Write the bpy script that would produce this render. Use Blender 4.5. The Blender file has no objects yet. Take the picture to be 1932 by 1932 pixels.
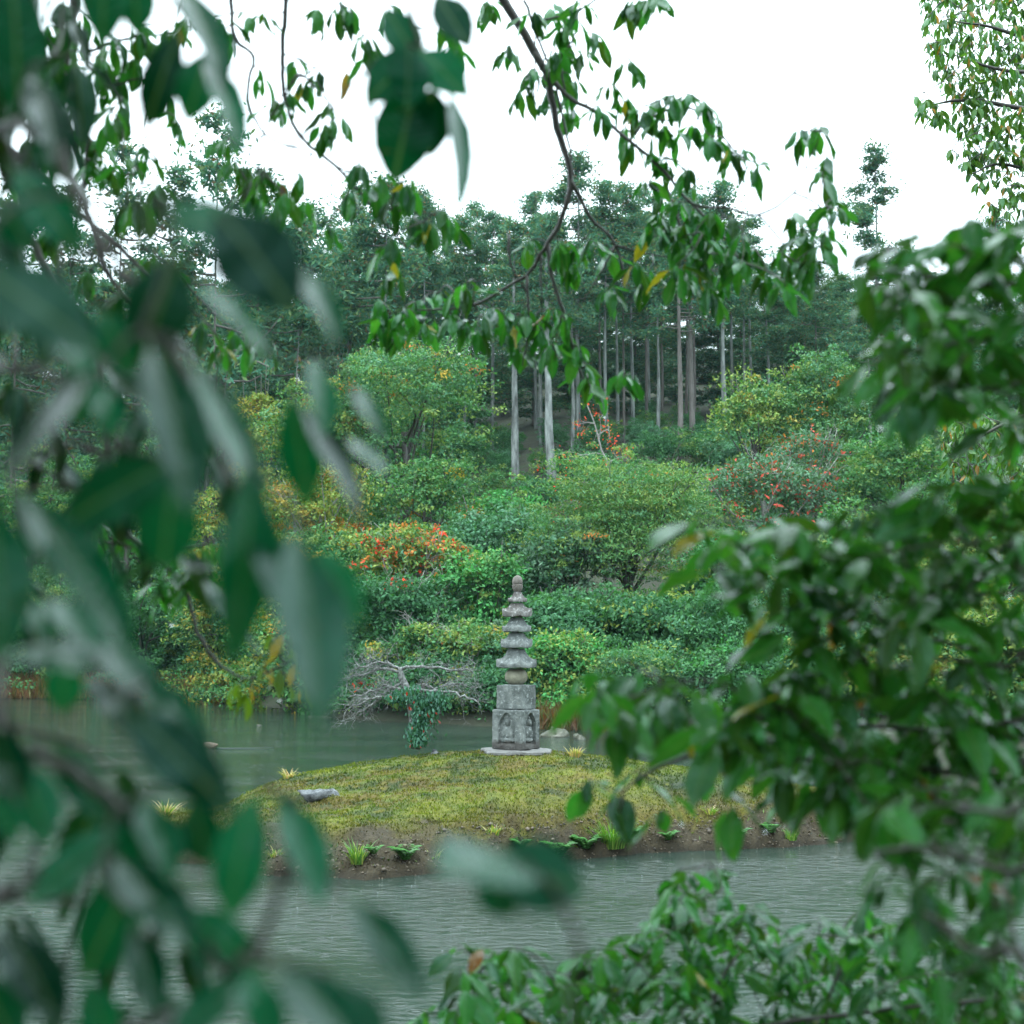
import bpy, math
import numpy as np
from mathutils import Matrix, Vector

# ------------------------------------------------------------------ camera, sky, light, exposure
sc = bpy.context.scene
COL = sc.collection
EYE = 2.48                       # metres above the pond
FPX = 2760.0                     # focal length in the 1932-wide picture
PITCH = math.atan2(249.0, FPX)
cam_d = bpy.data.cameras.new("camera")
cam_d.sensor_width = 56.0; cam_d.sensor_height = 56.0; cam_d.sensor_fit = 'HORIZONTAL'
cam_d.lens = 80.0
cam_d.clip_start = 0.05; cam_d.clip_end = 2000.0
cam_d.dof.use_dof = True
cam_d.dof.focus_distance = 20.5
cam_d.dof.aperture_fstop = 4.8
cam = bpy.data.objects.new("camera", cam_d); COL.objects.link(cam)
cam.location = (0, 0, EYE)
cam.rotation_euler = (math.radians(90) + PITCH, 0, 0)
sc.camera = cam

SUN_EL, SUN_AZ = math.radians(62), math.radians(200)
world = bpy.data.worlds.new("World"); sc.world = world
world.use_nodes = True
nt = world.node_tree; nt.nodes.clear()
def wn(t, **k):
    n = nt.nodes.new(t)
    for a, b in k.items(): setattr(n, a, b)
    return n
w_out = wn('ShaderNodeOutputWorld'); w_add = wn('ShaderNodeAddShader')
w_sky = wn('ShaderNodeTexSky', sky_type='NISHITA'); w_sky.sun_disc = False
w_sky.sun_elevation = SUN_EL; w_sky.sun_rotation = SUN_AZ
w_b1 = wn('ShaderNodeBackground'); w_b1.inputs['Strength'].default_value = 0.05
w_b2 = wn('ShaderNodeBackground'); w_b2.inputs['Color'].default_value = (0.83, 0.975, 1.0, 1)
w_tc = wn('ShaderNodeTexCoord'); w_sep = wn('ShaderNodeSeparateXYZ')
w_cl = wn('ShaderNodeClamp'); w_ma = wn('ShaderNodeMath', operation='MULTIPLY_ADD')
w_ma.inputs[1].default_value = 1.95; w_ma.inputs[2].default_value = 0.76     # overcast: brighter towards the zenith
nt.links.new(w_tc.outputs['Generated'], w_sep.inputs[0]); nt.links.new(w_sep.outputs['Z'], w_cl.inputs['Value'])
nt.links.new(w_cl.outputs[0], w_ma.inputs[0]); nt.links.new(w_ma.outputs[0], w_b2.inputs['Strength'])
nt.links.new(w_sky.outputs[0], w_b1.inputs['Color'])
nt.links.new(w_b1.outputs[0], w_add.inputs[0]); nt.links.new(w_b2.outputs[0], w_add.inputs[1])
nt.links.new(w_add.outputs[0], w_out.inputs['Surface'])

sun_d = bpy.data.lights.new("sun", 'SUN'); sun_d.energy = 0.6; sun_d.angle = math.radians(60)
sun_d.color = (1.0, 0.97, 0.93)
sun = bpy.data.objects.new("sun", sun_d); COL.objects.link(sun)
sv = Vector((math.sin(SUN_AZ) * math.cos(SUN_EL), math.cos(SUN_AZ) * math.cos(SUN_EL), math.sin(SUN_EL)))
sun.rotation_euler = sv.to_track_quat('Z', 'Y').to_euler()

sc.view_settings.view_transform = 'Standard'; sc.view_settings.look = 'None'
sc.view_settings.exposure = 1.08; sc.view_settings.gamma = 1.0
sc.view_settings.use_curve_mapping = False
sc.render.engine = 'CYCLES'
cy = sc.cycles
cy.use_denoising = True
cy.max_bounces = 4; cy.diffuse_bounces = 1; cy.glossy_bounces = 2; cy.transmission_bounces = 3
cy.transparent_max_bounces = 4; cy.volume_bounces = 1; cy.sample_clamp_indirect = 6.0

# ------------------------------------------------------------------ helpers
RNG = np.random.default_rng(7)
def P(x, y, D):
    """point at ground distance D seen at pixel (x, y) of the 1932-wide picture"""
    cx = (x - 966.0) / FPX; cyy = (966.0 - y) / FPX
    c, s = math.cos(PITCH), math.sin(PITCH)
    v = np.array([cx, c - s * cyy, s + c * cyy])
    v *= D / v[1]
    return np.array([v[0], v[1], v[2] + EYE])
def M(px, D): return px * D / FPX           # pixels -> metres at D

def hash2(ix, iy, seed):
    h = (ix.astype(np.int64) * 374761393 + iy.astype(np.int64) * 668265263 + seed * 974711) & 0x7fffffff
    h = ((h ^ (h >> 13)) * 1274126177) & 0x7fffffff
    return ((h ^ (h >> 16)) & 0xffff) / 65535.0
def vnoise(x, y, seed=0):
    x = np.asarray(x, float); y = np.asarray(y, float)
    ix = np.floor(x); iy = np.floor(y); fx = x - ix; fy = y - iy
    fx = fx * fx * (3 - 2 * fx); fy = fy * fy * (3 - 2 * fy)
    a = hash2(ix, iy, seed); b = hash2(ix + 1, iy, seed); c = hash2(ix, iy + 1, seed); d = hash2(ix + 1, iy + 1, seed)
    return a + (b - a) * fx + (c - a) * fy + (a - b - c + d) * fx * fy
def fbm(x, y, seed=0, oct=4):
    t = 0; a = 0.5; s = 0
    for i in range(oct):
        t = t + a * vnoise(np.asarray(x) * 2 ** i, np.asarray(y) * 2 ** i, seed + i * 17); s += a; a *= 0.5
    return t / s
def smooth(a, b, x):
    t = np.clip((x - a) / (b - a), 0, 1); return t * t * (3 - 2 * t)
def unit(v):
    v = np.asarray(v, float); return v / np.maximum(np.linalg.norm(v, axis=-1, keepdims=True), 1e-9)

def new_mesh(name, verts, faces, mat=None, cols=None, smooth_shade=False):
    """faces: (N,4) or (N,3) int array, or list of such arrays"""
    verts = np.asarray(verts, np.float32).reshape(-1, 3)
    if not isinstance(faces, (list, tuple)): faces = [faces]
    me = bpy.data.meshes.new(name)
    me.vertices.add(len(verts)); me.vertices.foreach_set('co', verts.ravel())
    loops = np.concatenate([np.asarray(f, np.int32).ravel() for f in faces])
    tot = np.concatenate([np.full(len(f), np.asarray(f).shape[1], np.int32) for f in faces])
    start = np.concatenate([[0], np.cumsum(tot)[:-1]]).astype(np.int32)
    me.loops.add(len(loops)); me.loops.foreach_set('vertex_index', loops)
    me.polygons.add(len(tot)); me.polygons.foreach_set('loop_start', start); me.polygons.foreach_set('loop_total', tot)
    if smooth_shade: me.polygons.foreach_set('use_smooth', np.ones(len(tot), bool))
    if cols is not None:
        at = me.color_attributes.new('Col', 'FLOAT_COLOR', 'POINT')
        c4 = np.ones((len(verts), 4), np.float32); c4[:, :3] = cols
        at.data.foreach_set('color', c4.ravel())
    me.update(calc_edges=True)
    if mat: me.materials.append(mat)
    return me
class Geo:
    def __init__(s): s.v = []; s.q = []; s.t = []; s.c = []; s.n = 0
    def add(s, v, q=None, t=None, col=None):
        v = np.asarray(v, float).reshape(-1, 3)
        if q is not None and len(q): s.q.append(np.asarray(q) + s.n)
        if t is not None and len(t): s.t.append(np.asarray(t) + s.n)
        s.v.append(v); s.n += len(v)
        if col is not None: s.c.append(np.broadcast_to(np.asarray(col, float), v.shape))
    def mesh(s, name, mat, smooth_shade=True, off=(0, 0, 0)):
        f = []
        if s.q: f.append(np.concatenate(s.q))
        if s.t: f.append(np.concatenate(s.t))
        return new_mesh(name, np.concatenate(s.v) - np.asarray(off, float), f, mat, np.concatenate(s.c) if s.c else None, smooth_shade)
def link(name, me, parent=None):
    o = bpy.data.objects.new(name, me); COL.objects.link(o)
    if parent is not None: o.parent = parent
    return o
def tag(o, label=None, cat=None, group=None, kind=None):
    if label: o['label'] = label
    if cat: o['category'] = cat
    if group: o['group'] = group
    if kind: o['kind'] = kind
    return o
def thing(name, label, cat, loc, group=None):
    o = bpy.data.objects.new(name, None); COL.objects.link(o)
    o.location = [float(a) for a in loc]; o.empty_display_size = 0.2
    return tag(o, label, cat, group)
def tube(pts, rad, n=6, jitter=0.0, rng=None, cap=True):
    pts = np.asarray(pts, float); k = len(pts)
    rad = np.broadcast_to(np.asarray(rad, float), (k,))
    tan = unit(np.gradient(pts, axis=0))
    ref = np.array([0, 0, 1.0]) if abs(tan[0][2]) < 0.9 else np.array([1.0, 0, 0])
    u = unit(np.cross(tan[0], ref)); out = []
    a = np.linspace(0, 2 * np.pi, n, endpoint=False)
    for i in range(k):
        u = unit(u - tan[i] * np.dot(u, tan[i])); w = np.cross(tan[i], u)
        r = rad[i] * (1 + (jitter * rng.standard_normal(n) if jitter else 0))
        out.append(pts[i] + (np.cos(a) * r)[:, None] * u + (np.sin(a) * r)[:, None] * w)
    v = np.concatenate(out); q = []
    for i in range(k - 1):
        for j in range(n):
            q.append((i * n + j, i * n + (j + 1) % n, (i + 1) * n + (j + 1) % n, (i + 1) * n + j))
    t = []
    if cap:
        v = np.concatenate([v, [pts[0], pts[-1]]]); b = k * n
        t = [(b, (j + 1) % n, j) for j in range(n)] + [(b + 1, (k - 1) * n + j, (k - 1) * n + (j + 1) % n) for j in range(n)]
    return v, np.array(q), (np.array(t) if cap else None)
def spline(pts, n=4):
    """Catmull-Rom resampling"""
    p = np.asarray(pts, float); p = np.vstack([2 * p[0] - p[1], p, 2 * p[-1] - p[-2]]); out = []
    for i in range(1, len(p) - 2):
        for k in range(n):
            t = k / n
            out.append(0.5 * ((2 * p[i]) + (p[i + 1] - p[i - 1]) * t + (2 * p[i - 1] - 5 * p[i] + 4 * p[i + 1] - p[i + 2]) * t * t
                              + (3 * p[i] - p[i - 1] - 3 * p[i + 1] + p[i + 2]) * t ** 3))
    out.append(p[-2]); return np.array(out)
def lathe(prof, n=20):
    prof = np.asarray(prof, float); a = np.linspace(0, 2 * np.pi, n, endpoint=False)
    v = np.concatenate([np.stack([r * np.cos(a), r * np.sin(a), np.full(n, z)], 1) for r, z in prof])
    q = [(i * n + j, i * n + (j + 1) % n, (i + 1) * n + (j + 1) % n, (i + 1) * n + j) for i in range(len(prof) - 1) for j in range(n)]
    return v, np.array(q)
def ball(n=8, m=6):
    th = np.linspace(0, math.pi, m + 1)
    return lathe([(max(math.sin(t), 1e-3), -math.cos(t)) for t in th], n)

# ------------------------------------------------------------------ materials
def mat_base(name):
    m = bpy.data.materials.new(name); m.use_nodes = True
    t = m.node_tree; t.nodes.clear()
    o = t.nodes.new('ShaderNodeOutputMaterial'); b = t.nodes.new('ShaderNodeBsdfPrincipled')
    t.links.new(b.outputs[0], o.inputs['Surface'])
    return m, t, o, b
def node(t, ty, ins=None, **k):
    n = t.nodes.new(ty)
    for a, v in k.items(): setattr(n, a, v)
    for a, v in (ins or {}).items():
        if isinstance(v, bpy.types.NodeSocket): t.links.new(v, n.inputs[a])
        else: n.inputs[a].default_value = v
    return n
def ramp(t, fac, stops):
    r = t.nodes.new('ShaderNodeValToRGB'); t.links.new(fac, r.inputs[0]); e = r.color_ramp.elements
    while len(e) < len(stops): e.new(0.5)
    for i, (p, c) in enumerate(stops): e[i].position = p; e[i].color = (*c, 1)
    return r.outputs[0]
def mixc(t, fac, a, b, mode='MIX'):
    n = t.nodes.new('ShaderNodeMix'); n.data_type = 'RGBA'; n.blend_type = mode
    for s, v in ((0, fac), (6, a), (7, b)):
        if isinstance(v, bpy.types.NodeSocket): t.links.new(v, n.inputs[s])
        else: n.inputs[s].default_value = v if s == 0 or len(v) == 4 else (*v, 1)
    return n.outputs[2]

def leaf_mat(name, source='object', rough=0.22, trans=0.35, spec=0.5, tmul=(1.3, 1.8, 0.5), coat=0.0, vein=True):
    m, t, o, b = mat_base(name)
    if source == 'object': col = node(t, 'ShaderNodeObjectInfo').outputs['Color']
    else: col = node(t, 'ShaderNodeVertexColor', layer_name='Col').outputs['Color']
    geo = node(t, 'ShaderNodeNewGeometry')
    if vein:
        tc = node(t, 'ShaderNodeTexCoord')
        nz = node(t, 'ShaderNodeTexNoise', {'Vector': tc.outputs['Object'], 'Scale': 7.0, 'Detail': 3.0})
        col = mixc(t, 0.5, col, mixc(t, 1.0, col, ramp(t, nz.outputs['Fac'], [(0.3, (0.65, 0.7, 0.6)), (0.7, (1.35, 1.3, 1.3))]), 'MULTIPLY'))
        oi = node(t, 'ShaderNodeObjectInfo')
        off = node(t, 'ShaderNodeVectorMath', {0: tc.outputs['Object'], 1: oi.outputs['Location']}, operation='ADD')
        n3 = node(t, 'ShaderNodeTexNoise', {'Vector': off.outputs[0], 'Scale': 11.0, 'Detail': 2.0})
        col = mixc(t, ramp(t, n3.outputs['Fac'], [(0.70, (0, 0, 0)), (0.74, (0.8, 0.8, 0.8))]), col, (0.07, 0.05, 0.015))      # brown blemishes
        sp = node(t, 'ShaderNodeSeparateXYZ', {0: tc.outputs['Object']})
        ab = node(t, 'ShaderNodeMath', {0: sp.outputs['X']}, operation='ABSOLUTE')
        rib = ramp(t, ab.outputs[0], [(0.004, (1, 1, 1)), (0.012, (0, 0, 0))])
        col = mixc(t, node(t, 'ShaderNodeMath', {0: rib, 1: 0.35}, operation='MULTIPLY').outputs[0], col, (0.16, 0.22, 0.08))
        # side veins as fine relief
        v1 = node(t, 'ShaderNodeMath', {0: ab.outputs[0], 1: 0.9, 2: sp.outputs['Y']}, operation='MULTIPLY_ADD')
        wv = node(t, 'ShaderNodeMath', {0: node(t, 'ShaderNodeMath', {0: v1.outputs[0], 1: 95.0}, operation='MULTIPLY').outputs[0]}, operation='SINE')
        bp = node(t, 'ShaderNodeBump', {'Height': wv.outputs[0], 'Strength': 0.12, 'Distance': 0.004})
        t.links.new(bp.outputs[0], b.inputs['Normal'])
    under = mixc(t, 1.0, col, (1.25, 1.2, 1.3), 'MULTIPLY')         # paler underside
    col2 = mixc(t, geo.outputs['Backfacing'], col, under)
    t.links.new(col2, b.inputs['Base Color'])
    rr = node(t, 'ShaderNodeMapRange', {'Value': geo.outputs['Backfacing'], 'To Min': rough, 'To Max': min(rough + 0.35, 0.8)})
    t.links.new(rr.outputs[0], b.inputs['Roughness'])
    sl = node(t, 'ShaderNodeMapRange', {'Value': geo.outputs['Backfacing'], 'To Min': spec, 'To Max': spec * 0.3}); t.links.new(sl.outputs[0], b.inputs['Specular IOR Level']); b.inputs['Specular Tint'].default_value = (0.52, 1.0, 0.93, 1) if rough < 0.2 else (0.7, 1.0, 0.96, 1)
    if coat: b.inputs['Coat Weight'].default_value = coat; b.inputs['Coat Roughness'].default_value = 0.08
    tr = node(t, 'ShaderNodeBsdfTranslucent', {'Color': mixc(t, 1.0, col, (*tmul,), 'MULTIPLY')})
    mx = node(t, 'ShaderNodeMixShader', {0: trans, 1: b.outputs[0], 2: tr.outputs[0]})
    t.links.new(mx.outputs[0], o.inputs['Surface'])
    return m
MAT_LEAF = leaf_mat('wet_leaf', 'object', 0.07, 0.34, 0.40, (1.7, 2.0, 0.85))
MAT_LEAFM = leaf_mat('wet_leaf_mass', 'attr', 0.07, 0.34, 0.40, (1.7, 2.0, 0.85), vein=False)
MAT_CROWN = leaf_mat('crown_foliage', 'attr', 0.45, 0.22, 0.06, vein=False)
MAT_CEDAR = leaf_mat('cedar_foliage', 'attr', 0.6, 0.25, 0.08, (1.2, 1.3, 0.8), vein=False)
MAT_GRASS = leaf_mat('grass_blades', 'attr', 0.4, 0.35, 0.4, vein=False)

def bark_mat(name, stops, scale=(20, 20, 4), rough=0.75, bump=0.5, dist=0.01):
    m, t, o, b = mat_base(name)
    tc = node(t, 'ShaderNodeTexCoord'); mp = node(t, 'ShaderNodeMapping', {'Vector': tc.outputs['Object'], 'Scale': scale})
    nz = node(t, 'ShaderNodeTexNoise', {'Vector': mp.outputs[0], 'Scale': 1.0, 'Detail': 6.0, 'Roughness': 0.65})
    t.links.new(ramp(t, nz.outputs['Fac'], stops), b.inputs['Base Color'])
    b.inputs['Roughness'].default_value = rough
    bp = node(t, 'ShaderNodeBump', {'Height': nz.outputs['Fac'], 'Strength': bump, 'Distance': dist}); t.links.new(bp.outputs[0], b.inputs['Normal'])
    return m
MAT_TWIG = bark_mat('wet_dark_bark', [(0.35, (0.012, 0.010, 0.008)), (0.7, (0.045, 0.038, 0.03))], (60, 60, 60), 0.45, 0.4, 0.002)
MAT_CBARK = bark_mat('cedar_bark', [(0.35, (0.05, 0.055, 0.052)), (0.5, (0.14, 0.155, 0.15)), (0.7, (0.29, 0.32, 0.31))], (4, 4, 0.7), 0.85, 0.8, 0.05)
MAT_CBARK2 = bark_mat('cedar_bark_brown', [(0.3, (0.045, 0.040, 0.036)), (0.55, (0.11, 0.10, 0.092)), (0.8, (0.19, 0.18, 0.17))], (4, 4, 0.7), 0.85, 0.8, 0.05)
MAT_PALE = bark_mat('pale_twig_bark', [(0.3, (0.10, 0.095, 0.085)), (0.7, (0.26, 0.26, 0.24))], (14, 14, 14), 0.8, 0.4, 0.01)
MAT_LICHEN = bark_mat('lichen_bark', [(0.36, (0.05, 0.045, 0.04)), (0.52, (0.15, 0.16, 0.155)), (0.74, (0.36, 0.38, 0.37))], (30, 30, 30), 0.9, 0.6, 0.008)

# ------------------------------------------------------------------ foliage generators
def quads_mesh(name, c, nrm, dr, ln, wd, cols, mat, off=(0, 0, 0)):
    """one diamond leaf for each row"""
    dr = unit(dr); nrm = unit(nrm - dr * np.sum(nrm * dr, 1, keepdims=True)); sd = np.cross(dr, nrm)
    ln = np.asarray(ln)[:, None]; wd = np.asarray(wd)[:, None]
    v = np.stack([c - dr * ln * 0.5, c + sd * wd * 0.5 + nrm * wd * 0.12, c + dr * ln * 0.5, c - sd * wd * 0.5 + nrm * wd * 0.12], 1).reshape(-1, 3)
    q = np.arange(len(v)).reshape(-1, 4)
    return new_mesh(name, v - np.asarray(off), q, mat, np.repeat(cols, 4, 0))
def pick(rng, pal, n):
    cs = np.array([p[0] for p in pal], float); w = np.array([p[1] for p in pal], float)
    return cs[rng.choice(len(cs), n, p=w / w.sum())]
def crown_points(rng, lobes, n, clump=0.42, per=42, flat=0.6, fill=0.18):
    """leaf centres gathered in clumps over the skin of the lobes, plus some inside"""
    lobes = np.asarray(lobes, float)
    area = (lobes[:, 3] * lobes[:, 4] + lobes[:, 4] * lobes[:, 5] + lobes[:, 3] * lobes[:, 5])
    nc = max(int(n / per), 4)
    li = rng.choice(len(lobes), nc, p=area / area.sum()); L = lobes[li]
    d = unit(rng.standard_normal((nc, 3))); d[:, 2] = np.where((d[:, 2] < -0.35) & (rng.random(nc) < 0.5), -d[:, 2], d[:, 2])
    r = np.where(rng.random(nc) < fill, rng.uniform(0.35, 0.8, nc), rng.uniform(0.80, 1.08, nc)); r = np.where(rng.random(nc) < 0.14, rng.uniform(1.08, 1.32, nc), r)
    cc = L[:, :3] + d * L[:, 3:6] * r[:, None]
    ci = rng.integers(0, nc, n)
    sz = rng.uniform(0.35, 1.5, nc) * clump; sz = np.where(r > 1.08, sz * 0.55, sz)
    g = unit(rng.standard_normal((n, 3))); g[:, 2] = np.where(g[:, 2] < -0.3, -g[:, 2], g[:, 2])      # each clump is a small dome of leaves
    rad = rng.uniform(0.55, 1.05, n)[:, None]; off = g * rad * np.array([1, 1, flat])
    pts = cc[ci] + off * sz[ci][:, None] + rng.standard_normal((n, 3)) * 0.05
    return pts, unit(g * 0.8 + d[ci] * 0.5), ci, nc
def make_crown(name, rng, lobes, n, pal, leaf=0.13, clump=0.42, per=44, flat=0.6, mat=None, off=(0, 0, 0), accents=None, ratio=0.5, fill=0.18):
    pts, out, ci, nc = crown_points(rng, lobes, n, clump, per, flat, fill)
    ccol = pick(rng, pal, nc)
    col = ccol[ci] * 0.65 + pick(rng, pal, n) * 0.35
    if accents:                                                # some sprays have turned
        for acol, frac in accents:
            hit = (rng.random(nc) < frac)[ci] & (rng.random(n) < 0.8)
            col[hit] = np.array(acol)
    col = col * rng.uniform(0.75, 1.25, (n, 1))
    nrm = np.array([0, 0, 1.0]) * 0.45 + out * 0.85 + rng.standard_normal((n, 3)) * 0.40
    dr = rng.standard_normal((n, 3)) + out * 0.8 + np.array([0, 0, -0.35])
    ln = leaf * rng.uniform(0.65, 1.4, n)
    return quads_mesh(name, pts, nrm, dr, ln, ln * ratio, col, mat or MAT_CROWN, off)

# leaf meshes for the near trees (unit length along +Y, normal +Z)
def leaf_mesh(name, bend, fold, twist, width=0.30, wave=0.0):
    nL = 6; ts = np.array([0, 0.12, 0.3, 0.5, 0.7, 0.88, 1.0]); us = np.array([-1, -0.5, 0, 0.5, 1.0])
    wp = np.array([0.03, 0.42, 0.86, 1.0, 0.82, 0.40, 0.0]) * width * 0.5
    v = []
    for i, tt in enumerate(ts):
        a = bend * tt; y = math.sin(a) / bend if abs(bend) > 1e-3 else tt; z = -(1 - math.cos(a)) / bend if abs(bend) > 1e-3 else 0
        tw = twist * tt
        for u in us:
            x = u * wp[i]; zz = abs(x) * math.tan(fold) * (1 - 0.25 * abs(u)) + wave * wp[i] * math.sin(tt * 9 + u) * abs(u)
            x2 = x * math.cos(tw) - zz * math.sin(tw); z2 = x * math.sin(tw) + zz * math.cos(tw)
            v.append((x2, y + z2 * math.sin(a) * 1.0, z + z2 * math.cos(a)))
    q = [(i * 5 + j, i * 5 + j + 1, (i + 1) * 5 + j + 1, (i + 1) * 5 + j) for i in range(nL) for j in range(4)]
    b = len(v); v += [(-0.008, -0.13, 0.0), (0.008, -0.13, 0.0), (-0.008, 0.0, 0.0), (0.008, 0.02, 0.0)]
    q.append((b, b + 1, b + 3, b + 2))
    return np.array(v), np.array(q)
LEAF_SRC = [leaf_mesh('leaf', bd, fo, tw, w, wv) for bd, fo, tw, w, wv in
            [(0.7, 0.35, 0.15, 0.31, 0.25), (1.1, -0.55, -0.3, 0.29, 0.3), (0.5, 0.6, 0.4, 0.33, 0.25), (1.4, -0.45, 0.3, 0.30, 0.35),
             (-0.5, 0.5, -0.5, 0.28, 0.3), (0.9, 0.65, 0.4, 0.34, 0.2), (0.8, -0.5, -0.3, 0.36, 0.4), (0.4, 0.5, 0.7, 0.30, 0.25), (0.5, 0.2, 0.1, 0.31, 0.08), (0.35, 0.25, 0.18, 0.33, 0.1)]]
LEAF_ME = [new_mesh('leaf', v, q, MAT_LEAF, None, True) for v, q in LEAF_SRC]

m, t, o, b = mat_base('water_drop'); b.inputs['Base Color'].default_value = (1, 1, 1, 1); b.inputs['Roughness'].default_value = 0.0
b.inputs['IOR'].default_value = 1.33; b.inputs['Transmission Weight'].default_value = 1.0
dv_, dq_ = ball(8, 6); DROP_ME = new_mesh('water_drop', dv_, dq_, m, None, True)
class Broadleaf:
    """a near tree or shrub: branches, twigs and separate leaves"""
    def __init__(s, name, label, base, seed, group=None):
        s.base = np.asarray(base, float); s.root = thing(name, label, 'tree' if 'tree' in name else 'shrub', base, group)
        s.rng = np.random.default_rng(seed); s.leaves = []; s.samples = []; s.tw = Geo()
    def branch(s, pts, r0, r1, n=7, name='branch', sub=4):
        p = spline(pts, sub); p = p + s.rng.standard_normal(p.shape) * min(r1, 0.01) * 0.6
        v, q, t = tube(p, np.linspace(r0, r1, len(p)), n, 0.06, s.rng)
        g = Geo(); g.add(v, q, t); link(name, g.mesh(name, MAT_TWIG, True, s.base), s.root)
        s.samples.append(p); return p
    def image_branch(s, pts, r0, r1, **k):
        return s.branch([P(*a) for a in pts], r0, r1, **k)
    def twig_to(s, c, r=0.0022):
        allp = np.concatenate(s.samples); d = np.linalg.norm(allp - c, axis=1) + 0.25 * np.maximum(0, c[2] - allp[:, 2])
        a = allp[np.argmin(d)]
        if np.linalg.norm(a - c) < 0.006: return
        mid = (a + c) / 2 + s.rng.standard_normal(3) * np.linalg.norm(a - c) * 0.10 + np.array([0, 0, 0.06]) * np.linalg.norm(a - c)
        p = spline([a, mid, c], 3); v, q, t = tube(p, np.linspace(r * 1.5, r, len(p)), 5); s.tw.add(v, q, t)
        s.samples.append(p[2:])
    def leaf(s, base, dr, nrm, L, col, var=None, width=1.0):
        s.leaves.append((np.asarray(base, float), unit(dr), unit(nrm), L, col, s.rng.integers(len(LEAF_ME)) if var is None else var, width))
    def whorl(s, c, n, L, droop=0.8, pal=None, spread=1.0, r=0.0022, wid=1.0):
        s.twig_to(c, r); rng = s.rng; a0 = rng.uniform(0, 6.28)
        for i in range(n):
            a = a0 + i * 2 * math.pi / n + rng.normal(0, 0.35)
            rad = np.array([math.cos(a), math.sin(a), 0])
            dr = rad * spread * rng.uniform(0.5, 1.1) + np.array([0, 0, -droop * rng.uniform(0.4, 1.4)])
            nrm = np.array([0, 0, 1.0]) * rng.uniform(0.4, 1.1) + rad * rng.uniform(0.2, 0.9) + rng.standard_normal(3) * 0.25
            b = c + np.array([0, 0, rng.uniform(-0.02, 0.015)]) + rad * 0.006
            s.leaf(b, dr, nrm, L * rng.uniform(0.5, 1.3), pal(rng), None, wid * rng.uniform(0.85, 1.15))
    def canopy(s, lobes, n, leaf=0.12):
        c = make_crown('crown', s.rng, lobes, n, [((0.014, 0.075, 0.024), 3), ((0.03, 0.09, 0.02), 1)], leaf, 0.5, 24, 0.6, MAT_LEAFM, s.base)
        tag(link('crown', c, s.root), kind='stuff')
    drops = 0.0
    def finish(s, limit=300):
        s_ = s.leaves; cp = np.array([0, 0, EYE])
        key = [-(l[3] / max(np.linalg.norm(l[0] - cp), 0.3)) for l in s_]
        order = np.argsort(key); g = Geo()
        for k, i in enumerate(order):
            b, dr, nrm, L, col, var, w = s_[i]
            z = unit(nrm - dr * np.dot(nrm, dr)); x = np.cross(dr, z)
            R = np.stack([x * w, dr, z], 1) * L; bl = b + dr * 0.13 * L
            if k < limit:
                o = bpy.data.objects.new('leaf', LEAF_ME[var]); COL.objects.link(o); o.parent = s.root
                m = np.eye(4); m[:3, :3] = R; m[:3, 3] = bl - s.base
                o.matrix_basis = Matrix(m.tolist()); o.color = (*[float(c) for c in col], 1)
                if s.drops and dr[2] < -0.25 and s.rng.random() < s.drops:                 # rain drop hanging from the tip
                    dp = bpy.data.objects.new('water_drop', DROP_ME); COL.objects.link(dp); dp.parent = o
                    tv = LEAF_SRC[var][0][32]; rr3 = s.rng.uniform(0.003, 0.0048) / L
                    dp.location = [float(a) for a in tv]; dp.scale = (rr3 / w, rr3, rr3)
            else:
                v, q = LEAF_SRC[var]; g.add(v @ R.T + bl, q, None, col)
        if g.n: tag(link('foliage', g.mesh('foliage', MAT_LEAFM, True, s.base), s.root), kind='stuff')
        if s.tw.n: tag(link('twigs', s.tw.mesh('twigs', MAT_TWIG, True, s.base), s.root), kind='stuff')

def pal_dark(rng):
    r = rng.random()
    if r < 0.006: return np.array((0.30, 0.20, 0.02))
    return np.array((0.004, 0.032, 0.012)) * rng.uniform(0.35, 1.4) + np.array((0.006, 0.006, 0.0)) * rng.random()
def pal_fresh(rng):
    r = rng.random()
    if r < 0.009: return np.array((0.26, 0.21, 0.02))
    if r < 0.012: return np.array((0.20, 0.08, 0.02))
    return np.array((0.026, 0.135, 0.022)) * rng.uniform(0.3, 1.4) + np.array((0.02, 0.017, 0.0)) * rng.random() ** 2
def pal_far(rng):
    r = rng.random()
    if r < 0.05: return np.array((0.26, 0.13, 0.03))
    return np.array((0.035, 0.105, 0.022)) * rng.uniform(0.6, 1.3) + np.array((0.04, 0.04, 0.0)) * rng.random()

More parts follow.
